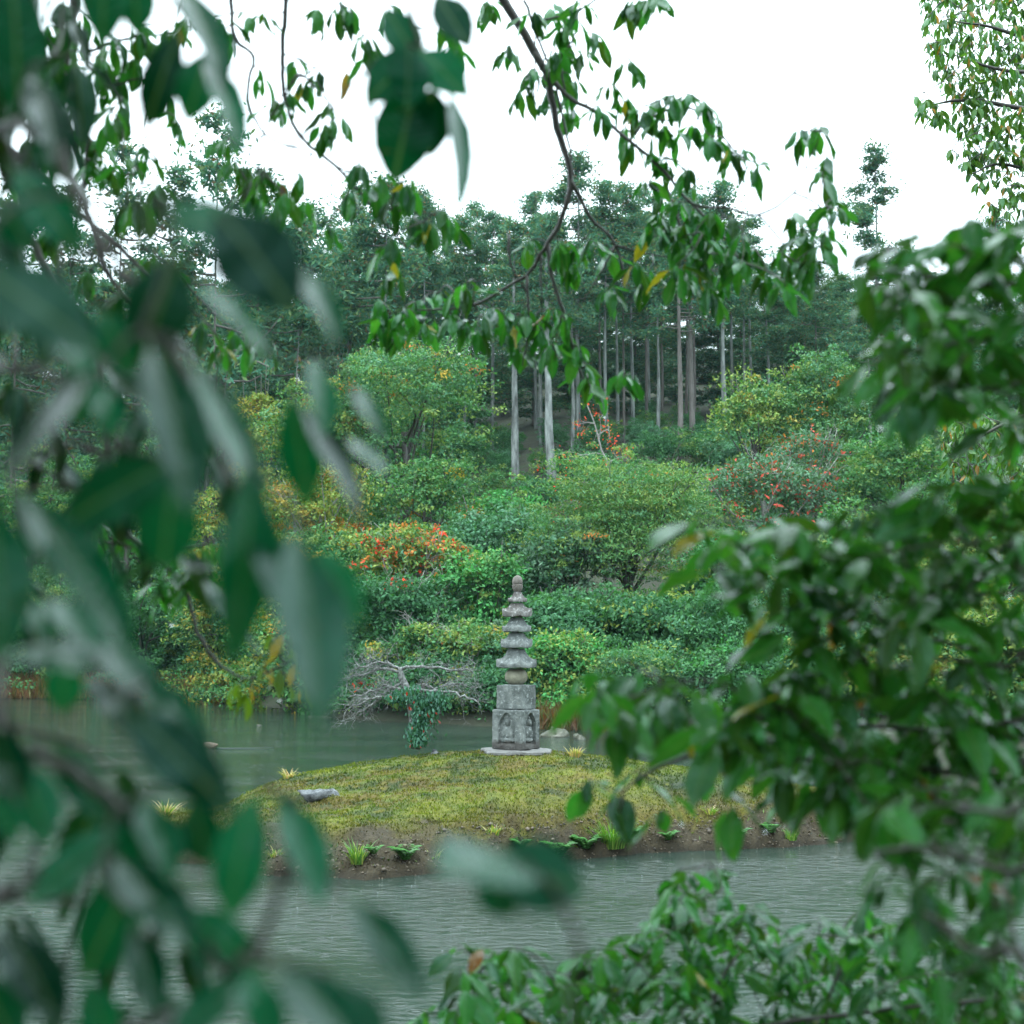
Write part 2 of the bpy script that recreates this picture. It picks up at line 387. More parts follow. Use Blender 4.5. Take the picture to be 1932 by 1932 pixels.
# ------------------------------------------------------------------ ground and pond
SH = np.array([(-200, 74), (-40, 70), (-14, 66), (-11, 62), (-8, 55), (-5.5, 49), (-2, 46), (1, 43), (3, 41.5), (6, 41), (10, 38), (13, 33), (16, 27), (17.5, 20), (18, 18), (200, 18)])
def shore(x): return np.interp(x, SH[:, 0], SH[:, 1])
def ground_h(x, y):
    x = np.asarray(x, float); y = np.asarray(y, float)
    s = y - shore(x); s2 = np.clip(y - np.maximum(shore(x), 40.0), 0, None); sl = np.clip(s, 0, 8)
    z = np.where(s > 0, 0.25 * smooth(0, 0.8, s) + 0.03 * sl + 0.09 * s2 + 0.0050 * np.minimum(s2, 42) ** 2 + 0.20 * np.clip(s2 - 42, 0, 70), -1.0 * smooth(0, 2.5, -s))
    # right bank
    xr = 5.6 + 0.25 * np.maximum(0, 12 - y) * 0.3 + 0.12 * np.maximum(y - 12, 0)
    zr = np.where(x > xr, 0.5 * smooth(0, 1.2, x - xr) + 0.10 * np.minimum(x - xr, 40), -1.0)
    z = np.where((y < 45), np.maximum(z, zr), z)
    # near bank under the viewer
    yn = 4.2 + 0.5 * np.sin(x * 0.7)
    zn = np.where(y < yn, 0.85 * smooth(0, 1.4, yn - y), -1.0)
    z = np.maximum(z, zn)
    # left bank far away
    zl = np.where(x < -24, 0.4 * smooth(0, 1.5, -24 - x) + 0.1 * np.minimum(-24 - x, 60), -1.0)
    z = np.where(y < 72, np.maximum(z, zl), z)
    return z + (z > 0.05) * 0.35 * (fbm(x * 0.25, y * 0.25, 3) - 0.5) * np.clip(z, 0, 1)
gx = np.concatenate([np.linspace(-165, -30, 36)[:-1], np.linspace(-30, 30, 121)[:-1], np.linspace(30, 165, 36)])
gy = np.concatenate([np.linspace(-40, 0, 14)[:-1], np.linspace(0, 100, 180)[:-1], np.linspace(100, 260, 50)])
GX, GY = np.meshgrid(gx, gy); GZ = ground_h(GX, GY)
ny_, nx_ = GX.shape
idx = np.arange(nx_ * ny_).reshape(ny_, nx_)
gq = np.stack([idx[:-1, :-1], idx[:-1, 1:], idx[1:, 1:], idx[1:, :-1]], -1).reshape(-1, 4)
m, t, o, b = mat_base('forest_floor')
tc = node(t, 'ShaderNodeTexCoord'); nz = node(t, 'ShaderNodeTexNoise', {'Vector': tc.outputs['Object'], 'Scale': 1.3, 'Detail': 8.0, 'Roughness': 0.7})
t.links.new(ramp(t, nz.outputs['Fac'], [(0.3, (0.012, 0.018, 0.009)), (0.5, (0.026, 0.028, 0.014)), (0.7, (0.022, 0.05, 0.016))]), b.inputs['Base Color'])
b.inputs['Roughness'].default_value = 0.9
bp = node(t, 'ShaderNodeBump', {'Height': nz.outputs['Fac'], 'Strength': 0.8, 'Distance': 0.1}); t.links.new(bp.outputs[0], b.inputs['Normal'])
tag(link('ground', new_mesh('ground', np.stack([GX, GY, GZ], -1).reshape(-1, 3), gq, m, None, True)), kind='structure')

# pond water
m, t, o, b = mat_base('pond_water')
tc = node(t, 'ShaderNodeTexCoord')
mp1 = node(t, 'ShaderNodeMapping', {'Vector': tc.outputs['Object'], 'Scale': (2.3, 3.8, 1)})
n1 = node(t, 'ShaderNodeTexNoise', {'Vector': mp1.outputs[0], 'Scale': 2.3, 'Detail': 5.0, 'Roughness': 0.62, 'Distortion': 0.5})
mp2 = node(t, 'ShaderNodeMapping', {'Vector': tc.outputs['Object'], 'Scale': (0.22, 0.5, 1)})
n2 = node(t, 'ShaderNodeTexNoise', {'Vector': mp2.outputs[0], 'Scale': 1.0, 'Detail': 2.0})
vo = node(t, 'ShaderNodeTexVoronoi', {'Vector': tc.outputs['Object'], 'Scale': 3.4, 'Randomness': 1.0})
rg = node(t, 'ShaderNodeMath', {0: node(t, 'ShaderNodeMath', {0: vo.outputs['Distance'], 1: 46.0}, operation='MULTIPLY').outputs[0]}, operation='SINE')
fo = node(t, 'ShaderNodeMapRange', {'Value': vo.outputs['Distance'], 'From Min': 0.02, 'From Max': 0.36, 'To Min': 1.0, 'To Max': 0.0})
rgs = node(t, 'ShaderNodeMath', {0: rg.outputs[0], 1: fo.outputs[0]}, operation='MULTIPLY')
hh = node(t, 'ShaderNodeMath', {0: rgs.outputs[0], 1: 0.30, 2: n1.outputs['Fac']}, operation='MULTIPLY_ADD')
calm = node(t, 'ShaderNodeMapRange', {'Value': n2.outputs['Fac'], 'From Min': 0.35, 'From Max': 0.65, 'To Min': 0.25, 'To Max': 1.0})
bp = node(t, 'ShaderNodeBump', {'Height': hh.outputs[0], 'Distance': 0.024}); t.links.new(calm.outputs[0], bp.inputs['Strength'])
t.links.new(bp.outputs[0], b.inputs['Normal'])
b.inputs['Base Color'].default_value = (0.020, 0.036, 0.028, 1)
b.inputs['Roughness'].default_value = 0.05; b.inputs['IOR'].default_value = 1.33; b.inputs['Specular IOR Level'].default_value = 0.5
MAT_WATER = m
wx = np.linspace(-60, 40, 41); wy = np.linspace(2, 76, 38); WX, WY = np.meshgrid(wx, wy)
widx = np.arange(WX.size).reshape(WX.shape)
tag(link('pond_water', new_mesh('pond_water', np.stack([WX, WY, np.zeros_like(WX)], -1).reshape(-1, 3),
    np.stack([widx[:-1, :-1], widx[:-1, 1:], widx[1:, 1:], widx[1:, :-1]], -1).reshape(-1, 4), m, None, True)), kind='structure')

# ------------------------------------------------------------------ mossy island
OUT = np.array([(-5.3, 19.7), (-5.0, 18.9), (-4.2, 17.9), (-3.9, 16.9), (-3.2, 16.7), (-2.6, 16.05), (-1.5, 15.7), (-0.63, 16.25), (0.2, 16.9), (1.17, 17.45), (2.16, 17.85),
                (3.4, 18.2), (4.6, 19.0), (5.1, 20.4), (4.3, 22.0), (2.0, 23.2), (-1.0, 23.4), (-3.0, 22.6), (-4.6, 21.2)])
def poly_sd(x, y, poly):
    d = np.full(x.shape, 1e9); ins = np.zeros(x.shape, bool); n = len(poly)
    for i in range(n):
        a = poly[i]; c = poly[(i + 1) % n]; e = c - a
        tt = np.clip(((x - a[0]) * e[0] + (y - a[1]) * e[1]) / (e @ e), 0, 1)
        d = np.minimum(d, np.hypot(x - a[0] - tt * e[0], y - a[1] - tt * e[1]))
        cr = ((a[1] > y) != (c[1] > y)) & (x < (c[0] - a[0]) * (y - a[1]) / (c[1] - a[1] + 1e-12) + a[0])
        ins ^= cr
    return np.where(ins, d, -d)
PAG = P(974, 1412, 20.4); PAG = np.array([PAG[0], 20.4, 1.0])
def island_h(x, y, fine=True):
    sd = poly_sd(x, y, OUT) + 0.30 * (fbm(x * 1.3, y * 1.3, 11) - 0.5) + 0.10 * (fbm(x * 6, y * 6, 12) - 0.5)
    left = smooth(-3.0, -4.2, x)
    hb = (0.40 + 0.10 * (fbm(x * 0.9, y * 0.9, 13) - 0.5)) * (1 - 0.6 * left)
    front_soft = smooth(-0.6, -1.6, x) * smooth(-3.0, -2.4, x) * smooth(18, 17, y)         # worn slope at the front left
    bw = 0.42 + 0.30 * front_soft + 0.25 * (fbm(x * 2.2, y * 2.2, 18) - 0.5)
    z = -0.5 + 0.5 * smooth(-0.5, 0, sd) + hb * np.clip(sd / bw, 0, 1) ** 0.75
    md = 0.60 * np.exp(-((x - 0.05) / 3.4) ** 2 - ((y - 20.35) / 2.5) ** 2) * smooth(0.0, 1.6, sd)
    z = z + md
    if fine:
        z = z + (sd > 0) * (0.06 * (fbm(x * 1.8, y * 1.8, 14) - 0.5) + 0.085 * (fbm(x * 4.5, y * 6.5, 15) - 0.5))
        z = z + (sd > 0) * smooth(0.75, 0.15, sd) * 0.30 * (fbm(x * 5, y * 5, 16, 4) - 0.5)
    return z, sd
_z, _ = island_h(np.array([PAG[0]]), np.array([PAG[1]]), False); ISL_OFF = 1.0 - float(_z[0])
def island_z(x, y):
    z, sd = island_h(np.atleast_1d(np.asarray(x, float)), np.atleast_1d(np.asarray(y, float)))
    return z + ISL_OFF * smooth(0.2, 2.0, sd)
def moss_color(x, y, z, sd):
    big = fbm(x * 0.55 + 3, y * 0.8, 21); mid = fbm(x * 2.0, y * 3.0, 22); fi = fbm(x * 8, y * 9, 23)
    olive = np.array((0.072, 0.092, 0.016)); yel = np.array((0.140, 0.140, 0.018)); brn = np.array((0.086, 0.058, 0.018)); dk = np.array((0.028, 0.042, 0.014))
    c = np.broadcast_to(olive, x.shape + (3,)).copy()
    def blend(c, col, w): return c * (1 - w[..., None]) + col * w[..., None]
    c = blend(c, yel, smooth(0.54, 0.72, mid) * 0.55); c = blend(c, dk, smooth(0.50, 0.34, mid) * 0.8)
    c = blend(c, brn, smooth(0.50, 0.64, big * 0.6 + fi * 0.4) * 0.8)
    c = blend(c, brn * 0.8, smooth(1.3, 0.45, sd + 0.5 * (mid - 0.5)) * smooth(20.5, 18.5, y) * 0.7)
    c = blend(c, yel * 0.9, smooth(0.58, 0.70, fi) * 0.5)
    soil = np.array((0.046, 0.037, 0.023)) * (0.55 + 0.9 * fbm(x * 14, y * 14, 24)[..., None])
    sm = smooth(0.40, 0.20, sd + 0.50 * (fbm(x * 3, y * 3, 25) - 0.5))
    fs = smooth(-0.4, -1.2, x) * smooth(-3.2, -2.6, x) * smooth(0.75, 0.45, sd + 0.7 * (mid - 0.5)) * (y < 18)
    sm = np.maximum(sm, fs)
    wet = 0.45 + 0.55 * smooth(0.02, 0.10, z)                     # wet mud line, darker when soaked
    c = c * (1 - sm[..., None]) + (soil * wet[..., None]) * sm[..., None]
    return c, sm
ix = np.arange(-6.2, 6.0, 0.04); iy = np.arange(15.0, 24.2, 0.04); IX, IY = np.meshgrid(ix, iy)
IZ, ISD = island_h(IX, IY); IZ = IZ + ISL_OFF * smooth(0.2, 2.0, ISD)
IC, ISM = moss_color(IX, IY, IZ, ISD)
iid = np.arange(IX.size).reshape(IX.shape)
iq = np.stack([iid[:-1, :-1], iid[:-1, 1:], iid[1:, 1:], iid[1:, :-1]], -1).reshape(-1, 4)
iq = iq[(ISD.ravel()[iq] > -0.6).any(1)]
m, t, o, b = mat_base('moss_and_soil')
vc = node(t, 'ShaderNodeVertexColor', layer_name='Col'); tc = node(t, 'ShaderNodeTexCoord')
nz = node(t, 'ShaderNodeTexNoise', {'Vector': tc.outputs['Object'], 'Scale': 30.0, 'Detail': 5.0, 'Roughness': 0.7})
t.links.new(mixc(t, 1.0, vc.outputs[0], ramp(t, nz.outputs['Fac'], [(0.3, (0.55, 0.55, 0.55)), (0.7, (1.4, 1.4, 1.3))]), 'MULTIPLY'), b.inputs['Base Color'])
b.inputs['Roughness'].default_value = 0.8; b.inputs['Specular IOR Level'].default_value = 0.25
bp = node(t, 'ShaderNodeBump', {'Height': nz.outputs['Fac'], 'Strength': 0.9, 'Distance': 0.03}); t.links.new(bp.outputs[0], b.inputs['Normal'])
tag(link('island', new_mesh('island', np.stack([IX, IY, IZ], -1).reshape(-1, 3), iq, m, IC.reshape(-1, 3), True)), kind='structure')
# moss tufts
rng = np.random.default_rng(31)
nm = 100000
mx_ = rng.uniform(-5.4, 5.2, nm); my_ = 15.6 + (rng.random(nm) ** 1.4) * 7.0
mz_, msd = island_h(mx_, my_); mz_ = mz_ + ISL_OFF * smooth(0.2, 2.0, msd)
mc_, msm = moss_color(mx_, my_, mz_, msd)
keep = (msd > 0.10) & ((msm < 0.6) | (rng.random(nm) < 0.22)); mx_, my_, mz_, mc_ = mx_[keep], my_[keep], mz_[keep], mc_[keep]
k = len(mx_)
ln = rng.uniform(0.018, 0.042, k) * (0.7 + 0.8 * fbm(mx_ * 4, my_ * 4, 33))
dr = np.stack([rng.normal(0, 0.5, k), rng.normal(0, 0.5, k), np.ones(k)], 1)
tag(link('moss', quads_mesh('moss', np.stack([mx_, my_, mz_ + ln * 0.3], 1), rng.standard_normal((k, 3)), dr, ln, ln * 0.45, mc_ * rng.uniform(0.6, 1.55, (k, 1)), MAT_GRASS)),
    'green, yellow and brown moss covering the island mound', 'moss', kind='stuff')
# ragged turf and roots hanging over the bank
nb_ = 9000; bx_ = rng.uniform(-4.8, 5.0, nb_); by_ = rng.uniform(15.5, 20.0, nb_); bz_, bsd = island_h(bx_, by_)
kb = (bsd > 0.06) & (bsd < 0.50) & (rng.random(nb_) < 0.35 + 0.6 * fbm(bx_ * 2.5, by_ * 2.5, 36)); bx_, by_, bz_ = bx_[kb], by_[kb], bz_[kb]; k = len(bx_)
dr = np.stack([rng.normal(0, 0.5, k), rng.normal(-0.7, 0.4, k), rng.normal(-0.1, 0.6, k)], 1); ln = rng.uniform(0.03, 0.10, k)
bc_ = pick(rng, [((0.05, 0.075, 0.02), 3), ((0.09, 0.06, 0.025), 3), ((0.10, 0.14, 0.03), 1.5), ((0.03, 0.025, 0.015), 3)], k) * rng.uniform(0.6, 1.3, (k, 1))
tag(link('bank_turf', quads_mesh('bank_turf', np.stack([bx_, by_, bz_ + 0.015], 1), rng.standard_normal((k, 3)) + np.array([0, -0.5, 0.8]), dr, ln, ln * 0.22, bc_, MAT_GRASS)),
    'ragged brown and green turf hanging over the front bank of the island', 'turf', kind='stuff')
# pebbles in the bank
def stone_geo(rng, r, flat=0.6, n=7, m_=5, rough=0.2):
    v, q = ball(n, m_); v = v * (1 + rough * rng.standard_normal((len(v), 1)) * 0.5); v[:, 2] *= flat
    a = rng.uniform(0, 6.28); R = np.array([[math.cos(a), -math.sin(a), 0], [math.sin(a), math.cos(a), 0], [0, 0, 1]])
    v = v * np.array([1.25, 0.85, 1.0]); return (v @ R.T) * r, q
def stone_mat(name, stops, scale=9.0, rough=0.8, bump=0.6, dist=0.02, spots=None):
    m, t, o, b = mat_base(name)
    tc = node(t, 'ShaderNodeTexCoord'); nz = node(t, 'ShaderNodeTexNoise', {'Vector': tc.outputs['Object'], 'Scale': scale, 'Detail': 8.0, 'Roughness': 0.7})
    col = ramp(t, nz.outputs['Fac'], stops)
    if spots:
        n2 = node(t, 'ShaderNodeTexNoise', {'Vector': tc.outputs['Object'], 'Scale': scale * 4.0, 'Detail': 3.0, 'Roughness': 0.6})
        col = mixc(t, ramp(t, n2.outputs['Fac'], [(0.60, (0, 0, 0)), (0.70, (1, 1, 1))]), col, spots)
    t.links.new(col, b.inputs['Base Color']); b.inputs['Roughness'].default_value = rough; b.inputs['Specular IOR Level'].default_value = 0.3
    nb = node(t, 'ShaderNodeTexNoise', {'Vector': tc.outputs['Object'], 'Scale': scale * 5, 'Detail': 6.0, 'Roughness': 0.75})
    bp = node(t, 'ShaderNodeBump', {'Height': nb.outputs['Fac'], 'Strength': bump, 'Distance': dist}); t.links.new(bp.outputs[0], b.inputs['Normal'])
    return m
g = Geo(); cnt = 0
px_ = rng.uniform(-4.6, 4.8, 14000); py_ = rng.uniform(15.4, 19.4, 14000); pz_, psd = island_h(px_, py_); ok = np.where((psd > -0.02) & (psd < 0.40))[0][:1700]
for x, y, z in zip(px_[ok], py_[ok], pz_[ok]):
    r = rng.uniform(0.007, 0.018) * (2.2 if rng.random() < 0.05 else 1.0)
    v, q = stone_geo(rng, r, 0.7, 5, 3); g.add(v + np.array([x, y, z + r * 0.25]), q, None, np.array((0.075, 0.058, 0.040)) * rng.uniform(0.35, 1.9))
m, t, o, b = mat_base('pebble'); t.links.new(node(t, 'ShaderNodeVertexColor', layer_name='Col').outputs[0], b.inputs['Base Color']); b.inputs['Roughness'].default_value = 0.55
MAT_PEB = m
tag(link('pebbles', g.mesh('pebbles', m, False)), 'small brown stones in the eroded front bank of the island', 'pebbles', kind='stuff')

# rain bubbles on the pond
g = Geo(); rng = np.random.default_rng(44); dv, dq = ball(5, 3); dv = dv * np.array([1, 1, 0.4]); cnt = 0
while cnt < 2200:
    y = 8.5 + 18 * rng.random() ** 1.6; x = rng.uniform(-0.38, 0.38) * y
    if -5.4 < x < 5.2 and 15.5 < y < 23.5 and poly_sd(np.array([x]), np.array([y]), OUT)[0] > -0.05: continue
    cnt += 1; r = rng.uniform(0.003, 0.0065) * (y / 14) ** 0.5 * (1.7 if rng.random() < 0.1 else 1)
    g.add(dv * r + np.array([x, y, 0.0]), dq)
m, t, o, b = mat_base('splash_water'); b.inputs['Base Color'].default_value = (0.13, 0.15, 0.15, 1); b.inputs['Roughness'].default_value = 0.12
tag(link('rain_bubbles', g.mesh('rain_bubbles', m)), 'tiny rain splashes and bubbles dotting the pond surface', 'raindrops', kind='stuff')

# ------------------------------------------------------------------ stone pagoda
MAT_STONE = stone_mat('weathered_granite', [(0.32, (0.045, 0.054, 0.052)), (0.50, (0.122, 0.139, 0.134)), (0.68, (0.215, 0.235, 0.226))], 7.0, 0.75, 0.9, 0.025, (0.30, 0.33, 0.33))
MAT_STONE_BASE = stone_mat('stained_carved_granite', [(0.32, (0.045, 0.054, 0.052)), (0.50, (0.122, 0.139, 0.134)), (0.68, (0.215, 0.235, 0.226))], 7.0, 0.75, 0.9, 0.025, (0.30, 0.33, 0.33))
_t = MAT_STONE_BASE.node_tree; _b = [n for n in _t.nodes if n.type == 'BSDF_PRINCIPLED'][0]; _old = _b.inputs['Base Color'].links[0].from_socket
_tc = node(_t, 'ShaderNodeTexCoord'); _sp = node(_t, 'ShaderNodeSeparateXYZ', {0: _tc.outputs['Object']}); _nz = node(_t, 'ShaderNodeTexNoise', {'Vector': _tc.outputs['Object'], 'Scale': 9.0, 'Detail': 5.0})
_h = node(_t, 'ShaderNodeMath', {0: _nz.outputs['Fac'], 1: -0.20, 2: _sp.outputs['Z']}, operation='MULTIPLY_ADD')      # peat-brown rising damp stain with a ragged edge
_t.links.new(mixc(_t, ramp(_t, _h.outputs[0], [(0.0, (0.7, 0.7, 0.7)), (0.03, (0, 0, 0))]), _old, (0.035, 0.024, 0.020)), _b.inputs['Base Color'])
MAT_STONE_DK = stone_mat('stained_granite', [(0.30, (0.038, 0.034, 0.031)), (0.50, (0.105, 0.100, 0.094)), (0.70, (0.24, 0.24, 0.23))], 6.0, 0.75, 0.7, 0.02, (0.42, 0.43, 0.43))
MAT_STONE_GR = stone_mat('mossy_round_stone', [(0.30, (0.12, 0.115, 0.08)), (0.55, (0.20, 0.195, 0.145)), (0.75, (0.29, 0.285, 0.22))], 8.0, 0.8, 0.6, 0.02)
MAT_FINIAL = stone_mat('dark_finial_stone', [(0.30, (0.075, 0.065, 0.058)), (0.60, (0.15, 0.135, 0.12)), (0.80, (0.25, 0.235, 0.21))], 12.0, 0.75, 0.7, 0.015)
MAT_SLAB = stone_mat('pale_slab_stone', [(0.30, (0.08, 0.08, 0.075)), (0.55, (0.16, 0.16, 0.155)), (0.75, (0.26, 0.26, 0.25))], 6.0, 0.8, 0.6, 0.02)
PR = math.radians(-33)
RZ = np.array([[math.cos(PR), -math.sin(PR), 0], [math.sin(PR), math.cos(PR), 0], [0, 0, 1]])
def wobble(v, amp, sc_, seed):
    f = lambda a, b2, s2: fbm(a * sc_, b2 * sc_, s2, 3) - 0.5
    return v + amp * np.stack([f(v[:, 1] + 9, v[:, 2] + 3 + v[:, 0] * 0.3, seed), f(v[:, 0] + 5, v[:, 2] + 7 + v[:, 1] * 0.3, seed + 1), f(v[:, 0] + 2, v[:, 1] + 4, seed + 2)], 1)
def relief(u, v, soft):
    """carved niche with a seated figure; u -0.5..0.5, v 0..1"""
    hw = 0.27 * np.where(v > 0.55, np.clip(1 - np.clip((v - 0.55) / 0.38, 0, 1) ** 1.7, 0, 1) ** 0.75, 1.0)
    niche = smooth(-0.012, 0.02, hw - np.abs(u)) * smooth(0.10, 0.15, v)
    d = -0.034 * niche
    def bump(cu, cv, ru, rv, h): return h * np.sqrt(np.clip(1 - ((u - cu) / ru) ** 2 - ((v - cv) / rv) ** 2, 0, 1))
    fig = np.maximum.reduce([bump(0, 0.69, 0.085, 0.11, 0.036), bump(0, 0.80, 0.04, 0.045, 0.03), bump(0, 0.44, 0.165, 0.17, 0.034), bump(-0.13, 0.38, 0.06, 0.14, 0.032),
                             bump(0.13, 0.38, 0.06, 0.14, 0.032), bump(0, 0.24, 0.24, 0.085, 0.036), bump(0, 0.35, 0.07, 0.05, 0.042), bump(0, 0.13, 0.22, 0.05, 0.03)])
    fig = fig - 0.007 * smooth(0.03, 0.0, np.abs(u - 0.032)) * smooth(0.025, 0, np.abs(v - 0.70)) - 0.007 * smooth(0.03, 0.0, np.abs(u + 0.032)) * smooth(0.025, 0, np.abs(v - 0.70))
    return (d + fig * niche) * soft * 1.45
def block(s, h, seed, carved=None, res=46, rnd=0.02):
    g = Geo(); hs = s / 2; lin = np.linspace(-1, 1, res)
    for k_, (ax, uu) in enumerate([((0, -1, 0), (1, 0, 0)), ((1, 0, 0), (0, 1, 0)), ((0, 1, 0), (-1, 0, 0)), ((-1, 0, 0), (0, -1, 0))]):
        U, V = np.meshgrid(lin, np.linspace(0, 1, res)); ax = np.array(ax, float); uu = np.array(uu, float)
        p = ax * hs + U[..., None] * hs * uu + np.stack([0 * U, 0 * U, V * h], -1)
        p = p.reshape(-1, 3); q_in = np.clip(p, [-hs + rnd, -hs + rnd, rnd], [hs - rnd, hs - rnd, h - rnd])
        p = q_in + unit(p - q_in) * rnd
        if carved: p = p + ax * relief(U.ravel() * 0.5, V.ravel(), carved[k_])[:, None]
        i_ = np.arange(res * res).reshape(res, res)
        g.add(p, np.stack([i_[:-1, :-1], i_[:-1, 1:], i_[1:, 1:], i_[1:, :-1]], -1).reshape(-1, 4))
    for z0 in (0, 1):
        U, V = np.meshgrid(np.linspace(-1, 1, 16), np.linspace(-1, 1, 16)); p = np.stack([U * hs, V * hs, np.full(U.shape, z0 * h)], -1).reshape(-1, 3)
        q_in = np.clip(p, [-hs + rnd, -hs + rnd, rnd], [hs - rnd, hs - rnd, h - rnd]); p = q_in + unit(p - q_in) * rnd
        i_ = np.arange(256).reshape(16, 16); q = np.stack([i_[:-1, :-1], i_[:-1, 1:], i_[1:, 1:], i_[1:, :-1]], -1).reshape(-1, 4)
        g.add(p, q if z0 else q[:, ::-1])
    g.v = [wobble(np.concatenate(g.v), 0.014, 14, seed)]; g.v = [wobble(g.v[0], 0.02, 5, seed + 5)]
    return g
def roof(se, st, h, seed, lift=0.045, et=0.062):
    g = Geo(); ns = 12
    u = np.linspace(-1, 1, ns, endpoint=False)
    per = np.concatenate([np.stack([u, -np.ones(ns)], 1), np.stack([np.ones(ns), u], 1), np.stack([-u, np.ones(ns)], 1), np.stack([-np.ones(ns), -u], 1)])
    cor = np.minimum(np.abs(per[:, 0]), np.abs(per[:, 1])) ** 2.6
    rings = [(0.01, 0.012, 0), (st * 0.95, 0.012, 0), (se * 0.93, 0.010, 0.15), (se * 0.985, 0.014, 0.22), (se, 0.03, 0.4), (se * 1.0, et, 0.9), (se * 0.97, et + 0.010, 1.0)]
    for f in (0.14, 0.28, 0.42, 0.56, 0.7, 0.85, 1.0):
        rings.append((se * 0.97 + (st - se * 0.97) * f ** 0.78, et + 0.010 + (h - et - 0.010) * f ** 1.45, (1 - f) ** 1.6))
    rings.append((st * 0.8, h + 0.002, 0)); rings.append((0.01, h + 0.002, 0))
    vs = []
    for sz, z, lf in rings:
        rnd = 1 - 0.05 * cor
        vs.append(np.stack([per[:, 0] * sz / 2 * rnd, per[:, 1] * sz / 2 * rnd, z + lift * lf * cor], 1))
    n = ns * 4
    q = [(i * n + j, i * n + (j + 1) % n, (i + 1) * n + (j + 1) % n, (i + 1) * n + j) for i in range(len(rings) - 1) for j in range(n)]
    g.add(wobble(wobble(np.concatenate(vs), 0.014, 18, seed), 0.016, 6, seed + 3), q); return g
pag = thing('stone_pagoda', 'slender grey stone pagoda with stacked curved roofs on the mossy island', 'pagoda', (PAG[0], PAG[1], 1.0))
def pag_part(name, g, mat, z, rot=PR, lean=0.0, label=None):
    me_ = g.mesh(name, mat, True); me_.set_sharp_from_angle(angle=math.radians(38)); o_ = link(name, me_, pag); o_.location = (lean, 0, z); o_.rotation_euler = (0, 0, rot)
    if label: o_['label'] = label
    return o_
# base slab
gs = Geo(); a = np.linspace(0, 2 * np.pi, 40, endpoint=False)
rr_ = np.array([0.46 * (abs(math.cos(t_)) ** 5 + abs(math.sin(t_)) ** 5 * 1.5) ** (-1 / 5) for t_ in a]) * (1 + 0.06 * np.sin(3 * a + 1) + 0.03 * np.sin(8 * a))
rings = [(0.02, -0.06), (0.9, -0.06), (1.0, -0.03), (1.0, 0.0), (0.97, 0.014), (0.6, 0.018), (0.02, 0.018)]
vs = [np.stack([np.cos(a) * rr_ * k_, np.sin(a) * rr_ * k_, np.full(40, z)], 1) for k_, z in rings]
gs.add(wobble(np.concatenate(vs), 0.03, 7, 61), [(i * 40 + j, i * 40 + (j + 1) % 40, (i + 1) * 40 + (j + 1) % 40, (i + 1) * 40 + j) for i in range(6) for j in range(40)])
pag_part('base_slab', gs, MAT_SLAB, 0.015, 0.1)
pag_part('carved_block', block(0.487, 0.545, 71, (0.75, 1.15, 0.8, 0.8), 64, 0.022), MAT_STONE_BASE, 0.035, PR, 0.0, 'grey block carved with seated figures in arched niches')
pag_part('plain_block', block(0.402, 0.335, 81, None, 30, 0.012), MAT_STONE, 0.583)
gsph = Geo(); prof = []
for t_ in np.linspace(-1.15, 1.15, 15): prof.append((0.159 * math.cos(t_) ** 0.85, 0.112 + 0.122 * math.sin(t_)))
prof = [(0.005, prof[0][1])] + prof + [(0.005, prof[-1][1])]
v, q = lathe(prof, 28); gsph.add(wobble(v, 0.012, 9, 91), q); pag_part('round_stone', gsph, MAT_STONE_GR, 0.918)
for i, (se, st, z0, h, mt, ln_) in enumerate([(0.418, 0.168, 1.140, 0.275, MAT_STONE, 0.0), (0.330, 0.150, 1.414, 0.222, MAT_STONE, 0.004), (0.292, 0.132, 1.636, 0.210, MAT_STONE, 0.006), (0.312, 0.122, 1.846, 0.205, MAT_STONE_DK, 0.012)]):
    pag_part('roof', roof(se * 1.03, st, h, 100 + i * 7, 0.062 if i != 2 else 0.02), mt, z0, PR + (0.0, 0.05, -0.12, 0.03)[i], ln_)
pag_part('roof', roof(0.205, 0.075, 0.158, 140, 0.02, 0.035), MAT_STONE_DK, 2.051, PR, 0.016)
gf = Geo(); v, q = lathe([(0.005, 0), (0.042, 0.0), (0.062, 0.02), (0.073, 0.055), (0.076, 0.088), (0.070, 0.096), (0.066, 0.100), (0.071, 0.108), (0.074, 0.135), (0.070, 0.165), (0.058, 0.195), (0.038, 0.214), (0.016, 0.226), (0.004, 0.228)], 24)
gf.add(wobble(v, 0.008, 16, 151), q); pag_part('finial', gf, MAT_FINIAL, 2.206, 0, 0.018)

